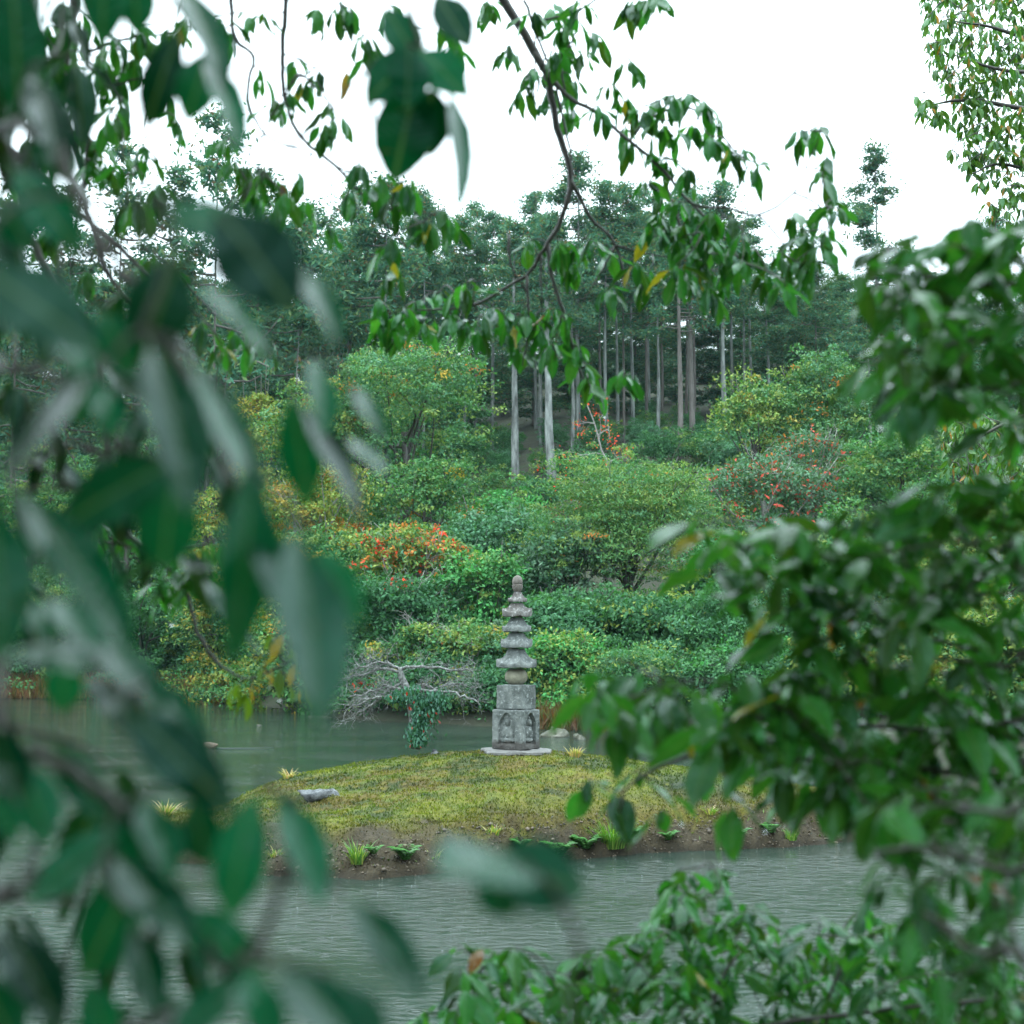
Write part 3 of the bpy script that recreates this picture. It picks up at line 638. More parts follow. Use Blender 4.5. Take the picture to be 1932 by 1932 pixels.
# ------------------------------------------------------------------ rocks
MAT_ROCK = stone_mat('lichen_rock', [(0.36, (0.03, 0.034, 0.037)), (0.5, (0.12, 0.13, 0.138)), (0.66, (0.25, 0.265, 0.275))], 9.0, 0.8, 0.8, 0.04)
MAT_ROCK2 = stone_mat('mossy_rock', [(0.32, (0.035, 0.04, 0.026)), (0.5, (0.09, 0.093, 0.07)), (0.7, (0.19, 0.19, 0.16))], 3.0, 0.8, 0.8, 0.05)
def rock(label, c, sx, sy, sz, seed, mat, rz=0.0):
    rng = np.random.default_rng(seed); v, q = ball(17, 10)
    v = v + rng.standard_normal(v.shape) * 0.05
    d = 0.75 + 0.55 * fbm(v[:, 0] * 1.6 + 10, v[:, 1] * 1.6 + v[:, 2] * 1.3 + 20, seed) + 0.12 * (fbm(v[:, 0] * 5, v[:, 1] * 5 + v[:, 2] * 4, seed + 3) - 0.5)
    for _ in range(14):                                          # broken facets
        nrm = unit(rng.standard_normal(3)); lim = rng.uniform(0.5, 0.85); pr = v @ nrm; d = np.where(pr > lim, d * lim / np.maximum(pr, 1e-3), d)
    d = d * rng.uniform(0.86, 1.1, len(d)); d = d * (1 + 0.22 * (fbm(v[:, 0] * 7 + 3, v[:, 1] * 7 + v[:, 2] * 9, seed + 9, 3) - 0.5))
    v = v * d[:, None] * np.array([sx, sy, sz]) / 1.0
    a_ = rz; R = np.array([[math.cos(a_), -math.sin(a_), 0], [math.sin(a_), math.cos(a_), 0], [0, 0, 1]])
    g = Geo(); g.add(v @ R.T, q); o_ = link('rock', g.mesh('rock', mat, False)); o_.location = [float(x) for x in c]
    return tag(o_, label, 'rock')
c = P(600, 1478, 18.4); c[2] = float(island_z(c[0], c[1])[0]); rock('pale flat jagged rock half buried in the moss', c + np.array([0, 0, 0.0]), 0.36, 0.22, 0.17, 5, MAT_ROCK, 0.15)
c = P(1048, 1385, 39.5); rock('low mossy boulder at the far water edge right of the pagoda', (c[0], c[1], 0.02), 0.48, 0.4, 0.34, 8, MAT_ROCK2)
c = P(1092, 1394, 38.5); rock('smaller grey boulder beside the mossy one at the far water edge', (c[0], c[1], 0.0), 0.26, 0.24, 0.20, 12, MAT_ROCK2, 0.6)
c = P(600, 1350, 50); rock('low dark stone in shallow water left of the bare tree', (c[0], c[1], 0.0), 0.75, 0.4, 0.13, 15, MAT_ROCK2, 0.2)
c = P(490, 1367, 45); rock('tiny stone poking out of the pond below the hanging yellow leaves', (c[0], c[1], 0.0), 0.12, 0.10, 0.05, 18, MAT_ROCK2)
c = P(790, 1408, 20.75); c[2] = float(island_z(c[0] + 0.28, c[1])[0]); rock('small pale stone at the foot of the vine covered trunk', (c[0] + 0.22, c[1], c[2]), 0.09, 0.07, 0.06, 19, MAT_ROCK)

# ------------------------------------------------------------------ bare lichened tree with vine, on the island
def grow(rng, g, p, d, L, r, lvl, wig=0.35, flat=0.5, kids=3, tips=None, nseg=5):
    pts = [np.array(p)]; dd = unit(d)
    for i in range(nseg):
        dd = unit(dd + rng.standard_normal(3) * wig * np.array([1, 1, flat])); pts.append(pts[-1] + dd * L / nseg)
    pp = spline(pts, 2); v, q, t_ = tube(pp, np.linspace(r, r * 0.5, len(pp)), 5 if lvl > 0 else 3, 0.08, rng, cap=False); g.add(v, q)
    if tips is not None and lvl <= 1: tips.append(pts[-1])
    if lvl > 0:
        for k_ in range(kids):
            i = rng.integers(1, nseg + 1); nd = unit(dd + rng.standard_normal(3) * 0.9 * np.array([1, 1, flat]))
            grow(rng, g, pts[i], nd, L * rng.uniform(0.45, 0.75), r * 0.55, lvl - 1, wig, flat, kids, tips, nseg)
rng = np.random.default_rng(77)
bt0 = P(784, 1408, 20.85); bt0[2] = float(island_z(bt0[0], bt0[1])[0])
bare = thing('bare_tree', 'low bare tree with twisted white lichen branches left of the pagoda', 'tree', bt0)
tp = [P(784, 1412, 20.85), P(782, 1370, 20.85), P(776, 1335, 20.9), P(768, 1300, 20.9), P(757, 1275, 20.9), P(755, 1258, 20.9)]
g = Geo(); v, q, t_ = tube(spline(tp, 3), np.linspace(0.075, 0.035, 16), 9, 0.07, rng); g.add(v, q, t_); link('trunk', g.mesh('trunk', MAT_LICHEN, True, bt0), bare)
g = Geo(); st_ = [P(784, 1412, 20.87), P(796, 1370, 20.95), P(800, 1330, 20.95), P(799, 1290, 20.9)]
v, q, t_ = tube(spline(st_, 3), np.linspace(0.06, 0.028, 10), 8, 0.07, rng); g.add(v, q, t_); link('trunk', g.mesh('trunk', MAT_TWIG, True, bt0), bare)
limbs = [[(768, 1303), (730, 1312), (695, 1322), (655, 1338)], [(765, 1300), (725, 1296), (690, 1308), (668, 1312)], [(766, 1300), (800, 1302), (850, 1305), (885, 1318), (905, 1328)],
         [(757, 1268), (720, 1262), (690, 1272), (650, 1282)], [(755, 1260), (715, 1250), (680, 1258)], [(756, 1262), (800, 1258), (850, 1262), (890, 1268)], [(799, 1292), (830, 1296), (870, 1290)], [(760, 1290), (735, 1300), (700, 1330), (670, 1350)]]
for lb in limbs:
    g = Geo(); dj = rng.uniform(-0.25, 0.25); pts = [P(x, y, 20.9 + dj * i / 2) for i, (x, y) in enumerate(lb)]
    pp = spline(pts, 4); pp = pp + rng.standard_normal(pp.shape) * 0.014
    v, q, t_ = tube(pp, np.linspace(0.025, 0.010, len(pp)), 6, 0.14, rng); g.add(v, q, t_)
    for _ in range(26):
        i = rng.integers(2, len(pp)); sd_ = pp[i] - pp[i - 1]
        grow(rng, g, pp[i], unit(sd_) + rng.standard_normal(3) * np.array([0.6, 0.9, 0.5]) + np.array([0, 0, 0.1]), rng.uniform(0.15, 0.36), 0.0042, 2, 0.45, 0.55, 3)
    link('branch', g.mesh('branch', MAT_LICHEN, True, bt0), bare)
vine = thing('climbing_vine', 'dark leafy vine wrapped round the trunk of the bare lichened tree', 'vine', bt0)
nv = 2000; pts = []; cen = [((785, 1385), 15, 20), ((800, 1350), 20, 26), ((805, 1330), 25, 18), ((770, 1312), 26, 12), ((828, 1318), 20, 14), ((790, 1395), 18, 12), ((745, 1318), 15, 9)]
for i in range(nv):
    (x, y), sx, sy = cen[rng.choice(len(cen), p=np.array([4, 5, 4, 3, 3, 3, 1.5]) / 23.5)]; pts.append(P(x + rng.normal(0, sx * 0.55), min(y + rng.normal(0, sy * 0.6), 1408), 20.72 + rng.normal(0, 0.10)))
pts = np.array(pts); ln = rng.uniform(0.045, 0.09, nv)
dr = np.stack([rng.normal(0, 0.45, nv), rng.normal(-0.25, 0.45, nv), -np.ones(nv)], 1); nr = np.stack([rng.normal(0, 0.5, nv), -np.ones(nv), np.full(nv, 0.7) + rng.normal(0, 0.4, nv)], 1)
vcol = np.array((0.028, 0.085, 0.045)) * rng.uniform(0.55, 1.5, (nv, 1)); red = rng.random(nv) < 0.02; vcol[red] = (0.30, 0.03, 0.02)
tag(link('vine_leaves', quads_mesh('vine_leaves', pts, nr, dr, ln, ln * 0.42, vcol, MAT_LEAFM, bt0), vine), kind='stuff')
g = Geo(); v, q, t_ = tube(spline([P(780, 1410, 20.7), P(790, 1370, 20.7), P(800, 1330, 20.72), P(806, 1305, 20.75)], 3), 0.012, 5); g.add(v, q, t_); link('stem', g.mesh('stem', MAT_TWIG, True, bt0), vine)

# ------------------------------------------------------------------ grass tufts and ferns
def blade_mesh(name, rng, n, h, spread, cols, off_r=0.06, droop=0.5, wd=0.007):
    V = []; Q = []; C = []
    for i in range(n):
        a = rng.uniform(0, 6.28); b0 = np.array([math.cos(a), math.sin(a), 0]) * off_r * math.sqrt(rng.random()); out = np.array([math.cos(a + rng.normal(0, 0.5)), math.sin(a + rng.normal(0, 0.5)), 0])
        H = h * rng.uniform(0.5, 1.15); sp = spread * rng.uniform(0.2, 1.2); dp = droop * rng.uniform(0.3, 1.2)
        sd_ = np.cross(out, [0, 0, 1]); c_ = cols[rng.integers(len(cols))] * rng.uniform(0.7, 1.25); tip = cols[rng.integers(len(cols))]
        base = len(V)
        for k_ in range(5):
            f = k_ / 4; p = b0 + out * H * sp * f ** 1.3 + np.array([0, 0, 1]) * H * (f - dp * f ** 2.6); w_ = wd * (1 - f ** 2) + 0.0006
            V += [p - sd_ * w_, p + sd_ * w_]; cc = c_ * (1 - f) + tip * f; C += [cc, cc]
        Q += [(base + 2 * k_, base + 2 * k_ + 1, base + 2 * k_ + 3, base + 2 * k_ + 2) for k_ in range(4)]
    return new_mesh(name, np.array(V), np.array(Q), MAT_GRASS, np.array(C), True)
STRAW = [np.array(c_) for c_ in ((0.40, 0.22, 0.09), (0.34, 0.27, 0.11), (0.22, 0.24, 0.06), (0.45, 0.30, 0.16))]
GREEN = [np.array(c_) for c_ in ((0.07, 0.16, 0.03), (0.10, 0.20, 0.04), (0.16, 0.22, 0.05), (0.05, 0.11, 0.03))]
rng = np.random.default_rng(90)
def tuft(label, x, y, D, h, n, cols, spread=0.6, on=True, droop=0.5, off_r=0.07):
    c = P(x, y, D); z = float(island_z(c[0], c[1])[0]) if on else 0.0
    o_ = link('grass_tuft', blade_mesh('grass_tuft', rng, n, h, spread, cols, off_r, droop)); o_.location = (c[0], c[1], max(z, -0.02) - 0.01)
    return tag(o_, label, 'grass', 'grass tufts on the island')
tuft('straw coloured grass tuft on the low left tip of the island', 313, 1505, 19.6, 0.30, 110, STRAW + GREEN[:1], 0.75)
tuft('reddish and green grass tuft at the far left water edge of the island', 238, 1548, 19.6, 0.26, 90, STRAW + GREEN, 0.6)
tuft('thin straw grass tuft on the back left rim of the mound', 545, 1434, 20.2, 0.20, 45, STRAW, 0.9, droop=0.7)
tuft('fiery straw grass tuft right of the pagoda base', 1085, 1420, 20.0, 0.20, 80, STRAW, 0.6)
tuft('tiny dry grass sprig left of the pagoda base', 914, 1405, 20.6, 0.09, 8, STRAW, 0.5, off_r=0.02)
tuft('yellow green grass clump at the left end of the front bank', 675, 1640, 15.95, 0.34, 90, GREEN + STRAW[2:3], 0.6)
tuft('big bright green grass clump on the right of the front bank', 1155, 1612, 17.55, 0.44, 240, GREEN, 0.75, off_r=0.14)
tuft('small green grass clump in the front bank right of the big one', 1492, 1590, 18.3, 0.22, 60, GREEN, 0.5)
tuft('sparse grass hanging over the front bank behind the floating leaf', 930, 1585, 16.9, 0.16, 50, GREEN + STRAW, 0.8)
def fern(label, x, y, D, L, nf, seed):
    D += 0.06; L *= 1.5; nf += 8
    rng = np.random.default_rng(seed); c = P(x, y, D); z = float(island_z(c[0], c[1])[0]); root = thing('fern', label, 'fern', (c[0], c[1], max(z, 0.0)), 'ferns in the island bank')
    for f_ in range(nf):
        a = rng.uniform(0, 6.28); out = np.array([math.cos(a), math.sin(a) - 0.35, 0]); l_ = L * rng.uniform(0.6, 1.1); V = []; Q = []; C = []
        col = np.array((0.055, 0.17, 0.035)) * rng.uniform(0.7, 1.3); sd_ = unit(np.cross(out, [0, 0, 1.0]))
        for k_ in range(9):
            t_ = (k_ + 1) / 9; p = out * l_ * 0.62 * t_ + np.array([0, 0, l_ * (1.35 * t_ - 0.85 * t_ * t_)]); w_ = l_ * 0.24 * math.sin(math.pi * min(0.15 + t_ * 0.85, 1.0)) + 0.004
            for s_ in (-1, 1):
                e = p + sd_ * s_ * w_ + out * w_ * 0.35 - np.array([0, 0, w_ * 0.2]); th = out * l_ * 0.085
                b_ = len(V); V += [p - th * 0.5, p + (e - p) * 0.5 - th, e, p + (e - p) * 0.5 + th]; Q.append((b_, b_ + 1, b_ + 2, b_ + 3)); C += [col * rng.uniform(0.8, 1.2)] * 4
        link('frond', new_mesh('frond', np.array(V), np.array(Q), MAT_GRASS, np.array(C)), root)
fern('small green fern left of the blurred floating leaf, in the front bank', 765, 1618, 16.1, 0.20, 12, 1)
fern('broad pale fern patch left of the big grass clump', 1055, 1600, 17.1, 0.24, 16, 2)
fern('fern fronds just left of the big bright grass clump', 1105, 1600, 17.35, 0.22, 12, 3)
fern('fern under the right side of the big grass clump', 1190, 1606, 17.6, 0.20, 12, 4)
fern('small fern in the right part of the eroded bank', 1388, 1585, 18.05, 0.20, 12, 5)
fern('tiny fern beside the yellow green grass clump', 705, 1615, 15.98, 0.13, 8, 6)
fern('small fern at the far right end of the bank', 1455, 1580, 18.25, 0.16, 8, 7)
fern('fern low on the bank left of the pale fern patch', 985, 1618, 16.85, 0.15, 8, 8)
fern('little fern on the bank right of the big grass clump', 1260, 1592, 17.8, 0.15, 8, 9)
fern('fern at the left corner of the island bank', 560, 1632, 16.2, 0.13, 7, 10)
rng = np.random.default_rng(95)
tuft('wispy grass on the bank left of the floating leaf', 820, 1600, 16.35, 0.17, 40, GREEN + STRAW, 0.7)
tuft('short grass at the left corner of the island bank', 520, 1628, 16.35, 0.17, 50, GREEN + STRAW, 0.7)
tuft('short grass on the right bank edge above the small fern', 1340, 1560, 18.3, 0.14, 50, GREEN + STRAW, 0.8)

# ------------------------------------------------------------------ duck
dk = P(392, 1410, 35.2); dk[2] = 0.0
duck = thing('duck', 'small brown duck swimming on the pond at left', 'duck', dk)
body = spline([(0.24, 0, 0.10), (0.17, 0, 0.075), (0.06, 0, 0.055), (-0.06, 0, 0.055), (-0.13, 0, 0.075), (-0.165, 0, 0.12), (-0.185, 0, 0.15), (-0.215, 0, 0.15)], 3)
rad = np.interp(np.linspace(0, 7, len(body)), range(8), [0.008, 0.055, 0.098, 0.10, 0.07, 0.042, 0.043, 0.02])
v, q, t_ = tube(body, rad, 12); g = Geo(); v[:, 2] = np.maximum(v[:, 2], -0.03); g.add(v, q, t_)
MAT_DUCK = bark_mat('duck_plumage', [(0.3, (0.06, 0.042, 0.03)), (0.6, (0.17, 0.125, 0.09)), (0.8, (0.30, 0.25, 0.2))], (25, 40, 40), 0.7, 0.3, 0.01)
link('body', g.mesh('body', MAT_DUCK, True), duck)
g = Geo(); v, q, t_ = tube([(-0.215, 0, 0.15), (-0.245, 0, 0.143), (-0.272, 0, 0.138)], [0.016, 0.015, 0.008], 8); v[:, 2] = 0.145 + (v[:, 2] - 0.145) * 0.6; g.add(v, q, t_)
m, t, o, b = mat_base('duck_bill'); b.inputs['Base Color'].default_value = (0.12, 0.09, 0.03, 1); b.inputs['Roughness'].default_value = 0.5
link('bill', g.mesh('bill', m, True), duck)
g = Geo()                                                        # low ridges of its wake
for s_ in (-1, 1):
    pts = [(0.2 + k_ * 0.22, s_ * (0.02 + 0.05 * k_), 0.004) for k_ in range(7)]; v, q, t_ = tube(spline(pts, 2), np.linspace(0.022, 0.012, 13), 6); v[:, 2] = v[:, 2] * 0.7; g.add(v, q, t_)
tag(link('wake', g.mesh('wake', MAT_WATER, True, (0, 0, 0))), 'thin ripple of water trailing behind the duck', 'wake', kind='stuff').location = [float(a_) for a_ in dk]

# ------------------------------------------------------------------ reeds along the far shore
def reed_bed(label, xs, n, h, cols, seed, depth=1.6):
    rng = np.random.default_rng(seed); x = rng.uniform(xs[0], xs[1], n); y = shore(x) - 0.25 + rng.random(n) ** 1.5 * depth; z = np.maximum(ground_h(x, y), -0.05); H = h * rng.uniform(0.55, 1.15, n)
    dr = np.stack([rng.normal(0, 0.25, n), rng.normal(-0.15, 0.25, n), np.ones(n)], 1)
    cl = np.array(cols)[rng.integers(0, len(cols), n)] * rng.uniform(0.6, 1.3, (n, 1))
    nr = np.stack([rng.normal(0, 0.6, n), -np.ones(n), rng.normal(0.2, 0.3, n)], 1)
    tag(link('reeds', quads_mesh('reeds', np.stack([x, y, z + H * 0.45], 1), nr, dr, H, np.full(n, 0.05), cl, MAT_GRASS)), label, 'reeds', kind='stuff')
reed_bed('rusty brown reeds along the far left shore', (-30, -10.5), 9000, 0.95, [(0.22, 0.09, 0.035), (0.28, 0.14, 0.05), (0.20, 0.18, 0.06), (0.12, 0.06, 0.03)], 201)
reed_bed('rusty dry grass under the bushes right of the pagoda', (0.6, 3.2), 900, 0.75, [(0.16, 0.07, 0.03), (0.10, 0.05, 0.02), (0.10, 0.10, 0.04)], 202, 0.9)

# ------------------------------------------------------------------ shrubs and broad-leaved trees of the far bank
GM = (0.066, 0.172, 0.062); YG = (0.180, 0.235, 0.058); DG = (0.034, 0.104, 0.046); BG = (0.075, 0.185, 0.105); YE = (0.32, 0.22, 0.035); OR = (0.36, 0.13, 0.03); RD = (0.58, 0.06, 0.03); LG = (0.060, 0.230, 0.070); GR = (0.095, 0.160, 0.105)
PALS = {'mid': [(GM, 5), (DG, 2), (YG, 1.2)], 'tip': [(GM, 3.5), (YG, 1.8), (BG, 2.5), (DG, 1.2)], 'dark': [(DG, 5), (GM, 2), (BG, 1)], 'yell': [(YG, 3.2), (YE, 0.45), (GM, 3.2), (BG, 0.8)], 'bright': [(LG, 4), (GM, 2), (YG, 1)],
        'blue': [(BG, 5), (DG, 2), (GR, 1.5)], 'gold': [(YE, 2.2), (YG, 4), (GM, 2), (OR, 0.3)], 'grey': [(GR, 4), (DG, 2), (BG, 1.5)], 'pine': [(YG, 2.4), (GM, 4), ((0.08, 0.145, 0.045), 3), (BG, 1)]}
MARKS = [('the pagoda finial', 975, 1110), ('the pagoda roofs', 975, 1220), ('the pagoda blocks', 975, 1340), ('the red maple', 785, 1065), ('the bare lichened tree', 780, 1290), ('the golden autumn tree', 605, 960), ('the big rounded pale green tree', 765, 825), ('the two thick pale cedar trunks', 1008, 880),
         ('the red sapling', 1125, 850), ('the feathery yellow green tree', 1195, 1050), ('the two brown cedar trunks', 1296, 790), ('the red flecked tree', 1440, 945), ('the tall domed tree', 1560, 820), ('the glossy right hand branch', 1600, 1080), ('the leaf tips right of the island', 1300, 1330), ('the hanging yellow leaves', 520, 1250),
         ('the yellow green tree at left', 585, 830), ('the lone ragged cedar', 1662, 450), ('the central skyline peak', 1092, 330), ('the tallest left conifer', 400, 300), ('the fork of the hanging bough', 1060, 480), ('the upper right leaf clusters', 1700, 640), ('the thin cedar trunk at left', 652, 640), ('the reeds', 250, 1290), ('the blurred leaves at left', 200, 800),
         ('the dangling leaf tips at upper right', 1540, 420), ('the skyline dip left of centre', 825, 480), ('the pale trunk above the yellow tipped tree', 1371, 680), ('the yellow tipped tree', 1425, 830), ('the small round treetop', 725, 700)]
def where(x, y):
    n_, mx2, my2 = min(MARKS, key=lambda k_: (k_[1] - x) ** 2 + (k_[2] - y) ** 2); dx, dy = x - mx2, y - my2; far_ = 'well ' if math.hypot(dx, dy) > 95 else 'just '
    if math.hypot(dx, dy) < 28: return 'right behind ' + n_
    a_ = ('right of ' if dx > 0 else 'left of ') if abs(dx) > abs(dy) * 1.7 else ('below ' if dy > 0 else 'above ')
    if abs(dy) >= abs(dx) / 1.7 and abs(dx) > abs(dy) * 0.6: a_ = ('below right of ' if dx > 0 else 'below left of ') if dy > 0 else ('above right of ' if dx > 0 else 'above left of ')
    return far_ + a_ + n_
def to_px(p): c_, s_ = math.cos(PITCH), math.sin(PITCH); f_ = p[1] * c_ + (p[2] - EYE) * s_; return 966 + FPX * p[0] / f_, 966 - FPX * ((p[2] - EYE) * c_ - p[1] * s_) / f_
def shrub(name, label, x, y, hw, hh, D, pal, n, seed, leaf=0.135, accents=None, clump=0.5, flat=0.6, k=8, pale=False, per=44, fill=0.18, ratio=0.5, group='bushes and trees on the far bank'):
    rng = np.random.default_rng(seed); c = P(x, y, D); rx = M(hw, D) * 1.14; rz = M(hh, D) * 1.10; ry = min(rx, rz * 1.3) * 0.85
    gz = float(ground_h(c[0], c[1])); base = np.array([c[0], c[1], max(gz, 0.0)])
    root = thing(name, label, 'tree' if 'tree' in name else 'shrub', base, group)
    lobes = [(c[0], c[1], c[2], rx * 0.72, ry * 0.8, rz * 0.75)]
    for i in range(k):
        a = 6.283 * i / k + rng.uniform(-0.4, 0.4); e = rng.uniform(-0.35, 1.2); s = rng.uniform(0.22, 0.55); fo_ = rng.uniform(0.85, 1.28)
        lobes.append((c[0] + math.cos(a) * math.cos(e) * rx * (1 - s) * fo_, c[1] + math.sin(a) * math.cos(e) * ry * (1 - s), c[2] + math.sin(e) * rz * (1 - s) * fo_, rx * s, ry * s, rz * s * rng.uniform(0.8, 1.1)))
    zlow = c[2] - rz * 0.6
    while zlow > base[2] + 0.4 and len(lobes) < k + 7:               # foliage down to the ground
        zlow -= rz * 0.45; lobes.append((c[0] + rng.normal(0, rx * 0.2), c[1] - ry * 0.3, max(zlow, base[2] + 0.3), rx * rng.uniform(0.65, 0.9), ry * 0.9, max(rz * 0.55, 0.6)))
    n = int(n * 1.25); leaf = leaf * 1.2
    o_ = link('crown', make_crown('crown', rng, lobes, n, PALS[pal], leaf, 1.35 * clump * min(1, rx / 2.2 + 0.3), per, flat, None, base, accents, ratio, fill), root); o_['kind'] = 'stuff'
    g = Geo(); tips = []; hgt = max(c[2] - base[2], 0.3)
    pts = [base - np.array([0, 0, 0.3]), base + np.array([rng.normal(0, 0.1), rng.normal(0, 0.1), hgt * 0.5]), np.array([c[0], c[1], c[2]])]
    v, q, t_ = tube(spline(pts, 3), np.linspace(0.035 * rz + 0.05, 0.03 * rz + 0.02, 7), 7, 0.08, rng); g.add(v, q, t_); link('trunk', g.mesh('trunk', MAT_PALE if pale else MAT_TWIG, True, base), root)
    g = Geo()
    for L_ in lobes[1:]:
        e = np.array(L_[:3]); s0 = np.array([c[0], c[1], base[2] + (c[2] - base[2]) * rng.uniform(0.5, 0.95)])
        pp = spline([s0, (s0 + e) / 2 + rng.standard_normal(3) * 0.12 * rx, e + (e - s0) * 0.35], 3); v, q, t_ = tube(pp, np.linspace(0.016 * rz + 0.02, 0.012, len(pp)), 5, 0.08, rng); g.add(v, q, t_)
        for _ in range(3 if pale else 1): grow(rng, g, pp[-2], unit(e - s0) + rng.standard_normal(3) * 0.5, 0.45 * rx, 0.012, 1, 0.35, 0.8, 2)
    tag(link('limbs', g.mesh('limbs', MAT_PALE if pale else MAT_TWIG, True, base), root), kind='stuff')
    return root
S = shrub
S('broadleaf_tree', 'big rounded pale green tree left of the cedar trunks', 762, 815, 185, 150, 64, 'tip', 34000, 1, accents=[(YE, 0.02), (OR, 0.015)], k=12, clump=0.55)
S('broadleaf_tree', 'small round treetop above the big pale green tree', 725, 705, 62, 42, 70, 'tip', 6000, 2, k=6)
S('broadleaf_tree', 'yellow green tree left of the big rounded one', 585, 830, 98, 115, 63, 'yell', 14000, 3, k=9)
S('broadleaf_tree', 'little golden topped tree at the upper left edge of the thicket', 488, 790, 32, 40, 70, 'gold', 3000, 4, k=5)
S('broadleaf_tree', 'golden autumn tree behind the hanging dark leaves at left', 605, 960, 108, 78, 57.5, 'gold', 13000, 5, pale=True, k=9, accents=[(OR, 0.05)])
S('broadleaf_tree', 'yellowing tree at left seen between big blurred leaves', 440, 985, 75, 95, 62, 'gold', 8000, 6)
S('broadleaf_tree', 'spreading green tree with a dark bough above the red maple', 800, 955, 100, 68, 58, 'mid', 12000, 7, accents=[(YE, 0.03), (OR, 0.015)], k=9)
S('evergreen_shrub', 'pointed fresh green bush at the foot of the two pale cedar trunks', 960, 965, 60, 50, 61, 'bright', 6000, 8, clump=0.4)
S('red_maple', 'maple turning orange red above left of the pagoda', 785, 1066, 98, 72, 52, 'yell', 9500, 9, accents=[(RD, 0.15), (OR, 0.13)], pale=True, k=12, clump=0.26, per=14)
S('evergreen_shrub', 'soft bluish green bush right of the red maple', 930, 1030, 92, 72, 54.5, 'blue', 11000, 10, k=9)
S('evergreen_shrub', 'bright leaf green bush directly above left of the pagoda finial', 905, 1105, 85, 62, 51, 'bright', 9000, 11, accents=[(YE, 0.05)])
S('evergreen_shrub', 'dark green bush below the red maple', 750, 1165, 115, 72, 49.5, 'dark', 12000, 12, accents=[(RD, 0.012)], pale=True)
S('layered_tree', 'large feathery yellow green tree with tiered sprays right of the pagoda top', 1185, 1040, 172, 180, 52.5, 'pine', 36000, 13, leaf=0.12, flat=0.25, clump=0.62, k=16, ratio=0.3, accents=[(OR, 0.01)])
S('evergreen_shrub', 'grey green bush behind the pagoda top', 1065, 1085, 85, 80, 52, 'grey', 9000, 14, k=8)
S('broadleaf_tree', 'yellow tipped tree beside the right hand cedar trunks', 1425, 830, 75, 105, 66, 'yell', 11000, 15, k=9)
S('broadleaf_tree', 'tall domed green tree on the right of the thicket', 1560, 820, 112, 135, 67, 'tip', 18000, 16, k=11, accents=[(OR, 0.008)])
S('berry_tree', 'grey green tree dotted with red leaves right of the feathery tree', 1440, 945, 128, 78, 58, 'grey', 14000, 17, accents=[((0.42, 0.07, 0.05), 0.15)], per=5, clump=0.3, pale=True, k=9)
S('berry_tree', 'small red flecked tree in front of the tall domed tree', 1530, 885, 75, 65, 60, 'grey', 5000, 18, accents=[((0.42, 0.07, 0.05), 0.12), (OR, 0.05)], per=5, clump=0.28, pale=True)
S('broadleaf_tree', 'green tree under the drooping branch at the right edge', 1690, 930, 120, 118, 60, 'mid', 15000, 19, k=10)
S('evergreen_shrub', 'shadowy green bush right behind the pagoda roofs', 1085, 1190, 105, 72, 47.5, 'dark', 11000, 20)
S('evergreen_shrub', 'dark tiered bush right of the pagoda at mid height', 1250, 1205, 130, 82, 47, 'dark', 14000, 21, flat=0.35, accents=[(YG, 0.2)])
S('evergreen_shrub', 'deep green bush between the feathery tree and the near leaves', 1390, 1140, 120, 100, 49, 'dark', 13000, 22, flat=0.4, accents=[(YG, 0.15)])
S('evergreen_shrub', 'fresh yellow green bush just right of the pagoda roofs', 1080, 1268, 82, 56, 44.5, 'bright', 10000, 23, leaf=0.11, accents=[(YG, 0.25), (RD, 0.008)], clump=0.38)
S('evergreen_shrub', 'dark bush overhanging the water right of the pagoda', 1230, 1315, 110, 72, 42.8, 'dark', 11000, 24, leaf=0.11, accents=[(YG, 0.1)])
S('evergreen_shrub', 'dark bush at the waterline under the right hand leaves', 1400, 1310, 120, 85, 42.3, 'dark', 11000, 25, leaf=0.11, accents=[(LG, 0.2)])
S('evergreen_shrub', 'yellowing bush touching the left side of the pagoda roofs', 893, 1232, 58, 48, 46.8, 'yell', 7000, 26, leaf=0.11, accents=[(OR, 0.05)], pale=True, clump=0.36)
S('evergreen_shrub', 'yellow green bush with red sprigs above the bare tree', 800, 1228, 85, 42, 47.6, 'mid', 8000, 27, leaf=0.11, accents=[(RD, 0.04), (YG, 0.3), (YE, 0.08)], pale=True, clump=0.3, k=12)
S('evergreen_shrub', 'dark bush overhanging the water behind the bare tree', 830, 1298, 95, 50, 47.0, 'dark', 9000, 28, leaf=0.11, accents=[(RD, 0.01)])
S('evergreen_shrub', 'dark bush at the waterline behind the pagoda blocks', 960, 1310, 75, 50, 45.5, 'dark', 8000, 29, leaf=0.11)
S('evergreen_shrub', 'green bush left of the bare tree at the waterline', 680, 1250, 80, 62, 50.5, 'mid', 9000, 30, leaf=0.12)
S('evergreen_shrub', 'green bush behind the hanging yellow leaf sprig at left', 560, 1215, 95, 90, 56, 'mid', 11000, 31, accents=[(YG, 0.2), (RD, 0.01)])
S('evergreen_shrub', 'dense dark bush above the reeds in the lower left', 420, 1190, 110, 105, 63, 'dark', 12000, 32, accents=[(YG, 0.2)])
S('evergreen_shrub', 'dark shoreline bush at the left above the reeds', 270, 1195, 110, 90, 67.5, 'dark', 10000, 33, accents=[(LG, 0.1)])
S('evergreen_shrub', 'shoreline bush at the left edge above the reeds', 90, 1195, 130, 90, 69, 'mid', 9000, 34)
S('broadleaf_tree', 'leafy tree at far left half hidden by blurred leaves', 60, 980, 150, 150, 73, 'mid', 11000, 35)
S('broadleaf_tree', 'pale green tree at left seen through the gap in blurred leaves', 240, 960, 130, 150, 72, 'tip', 12000, 36)
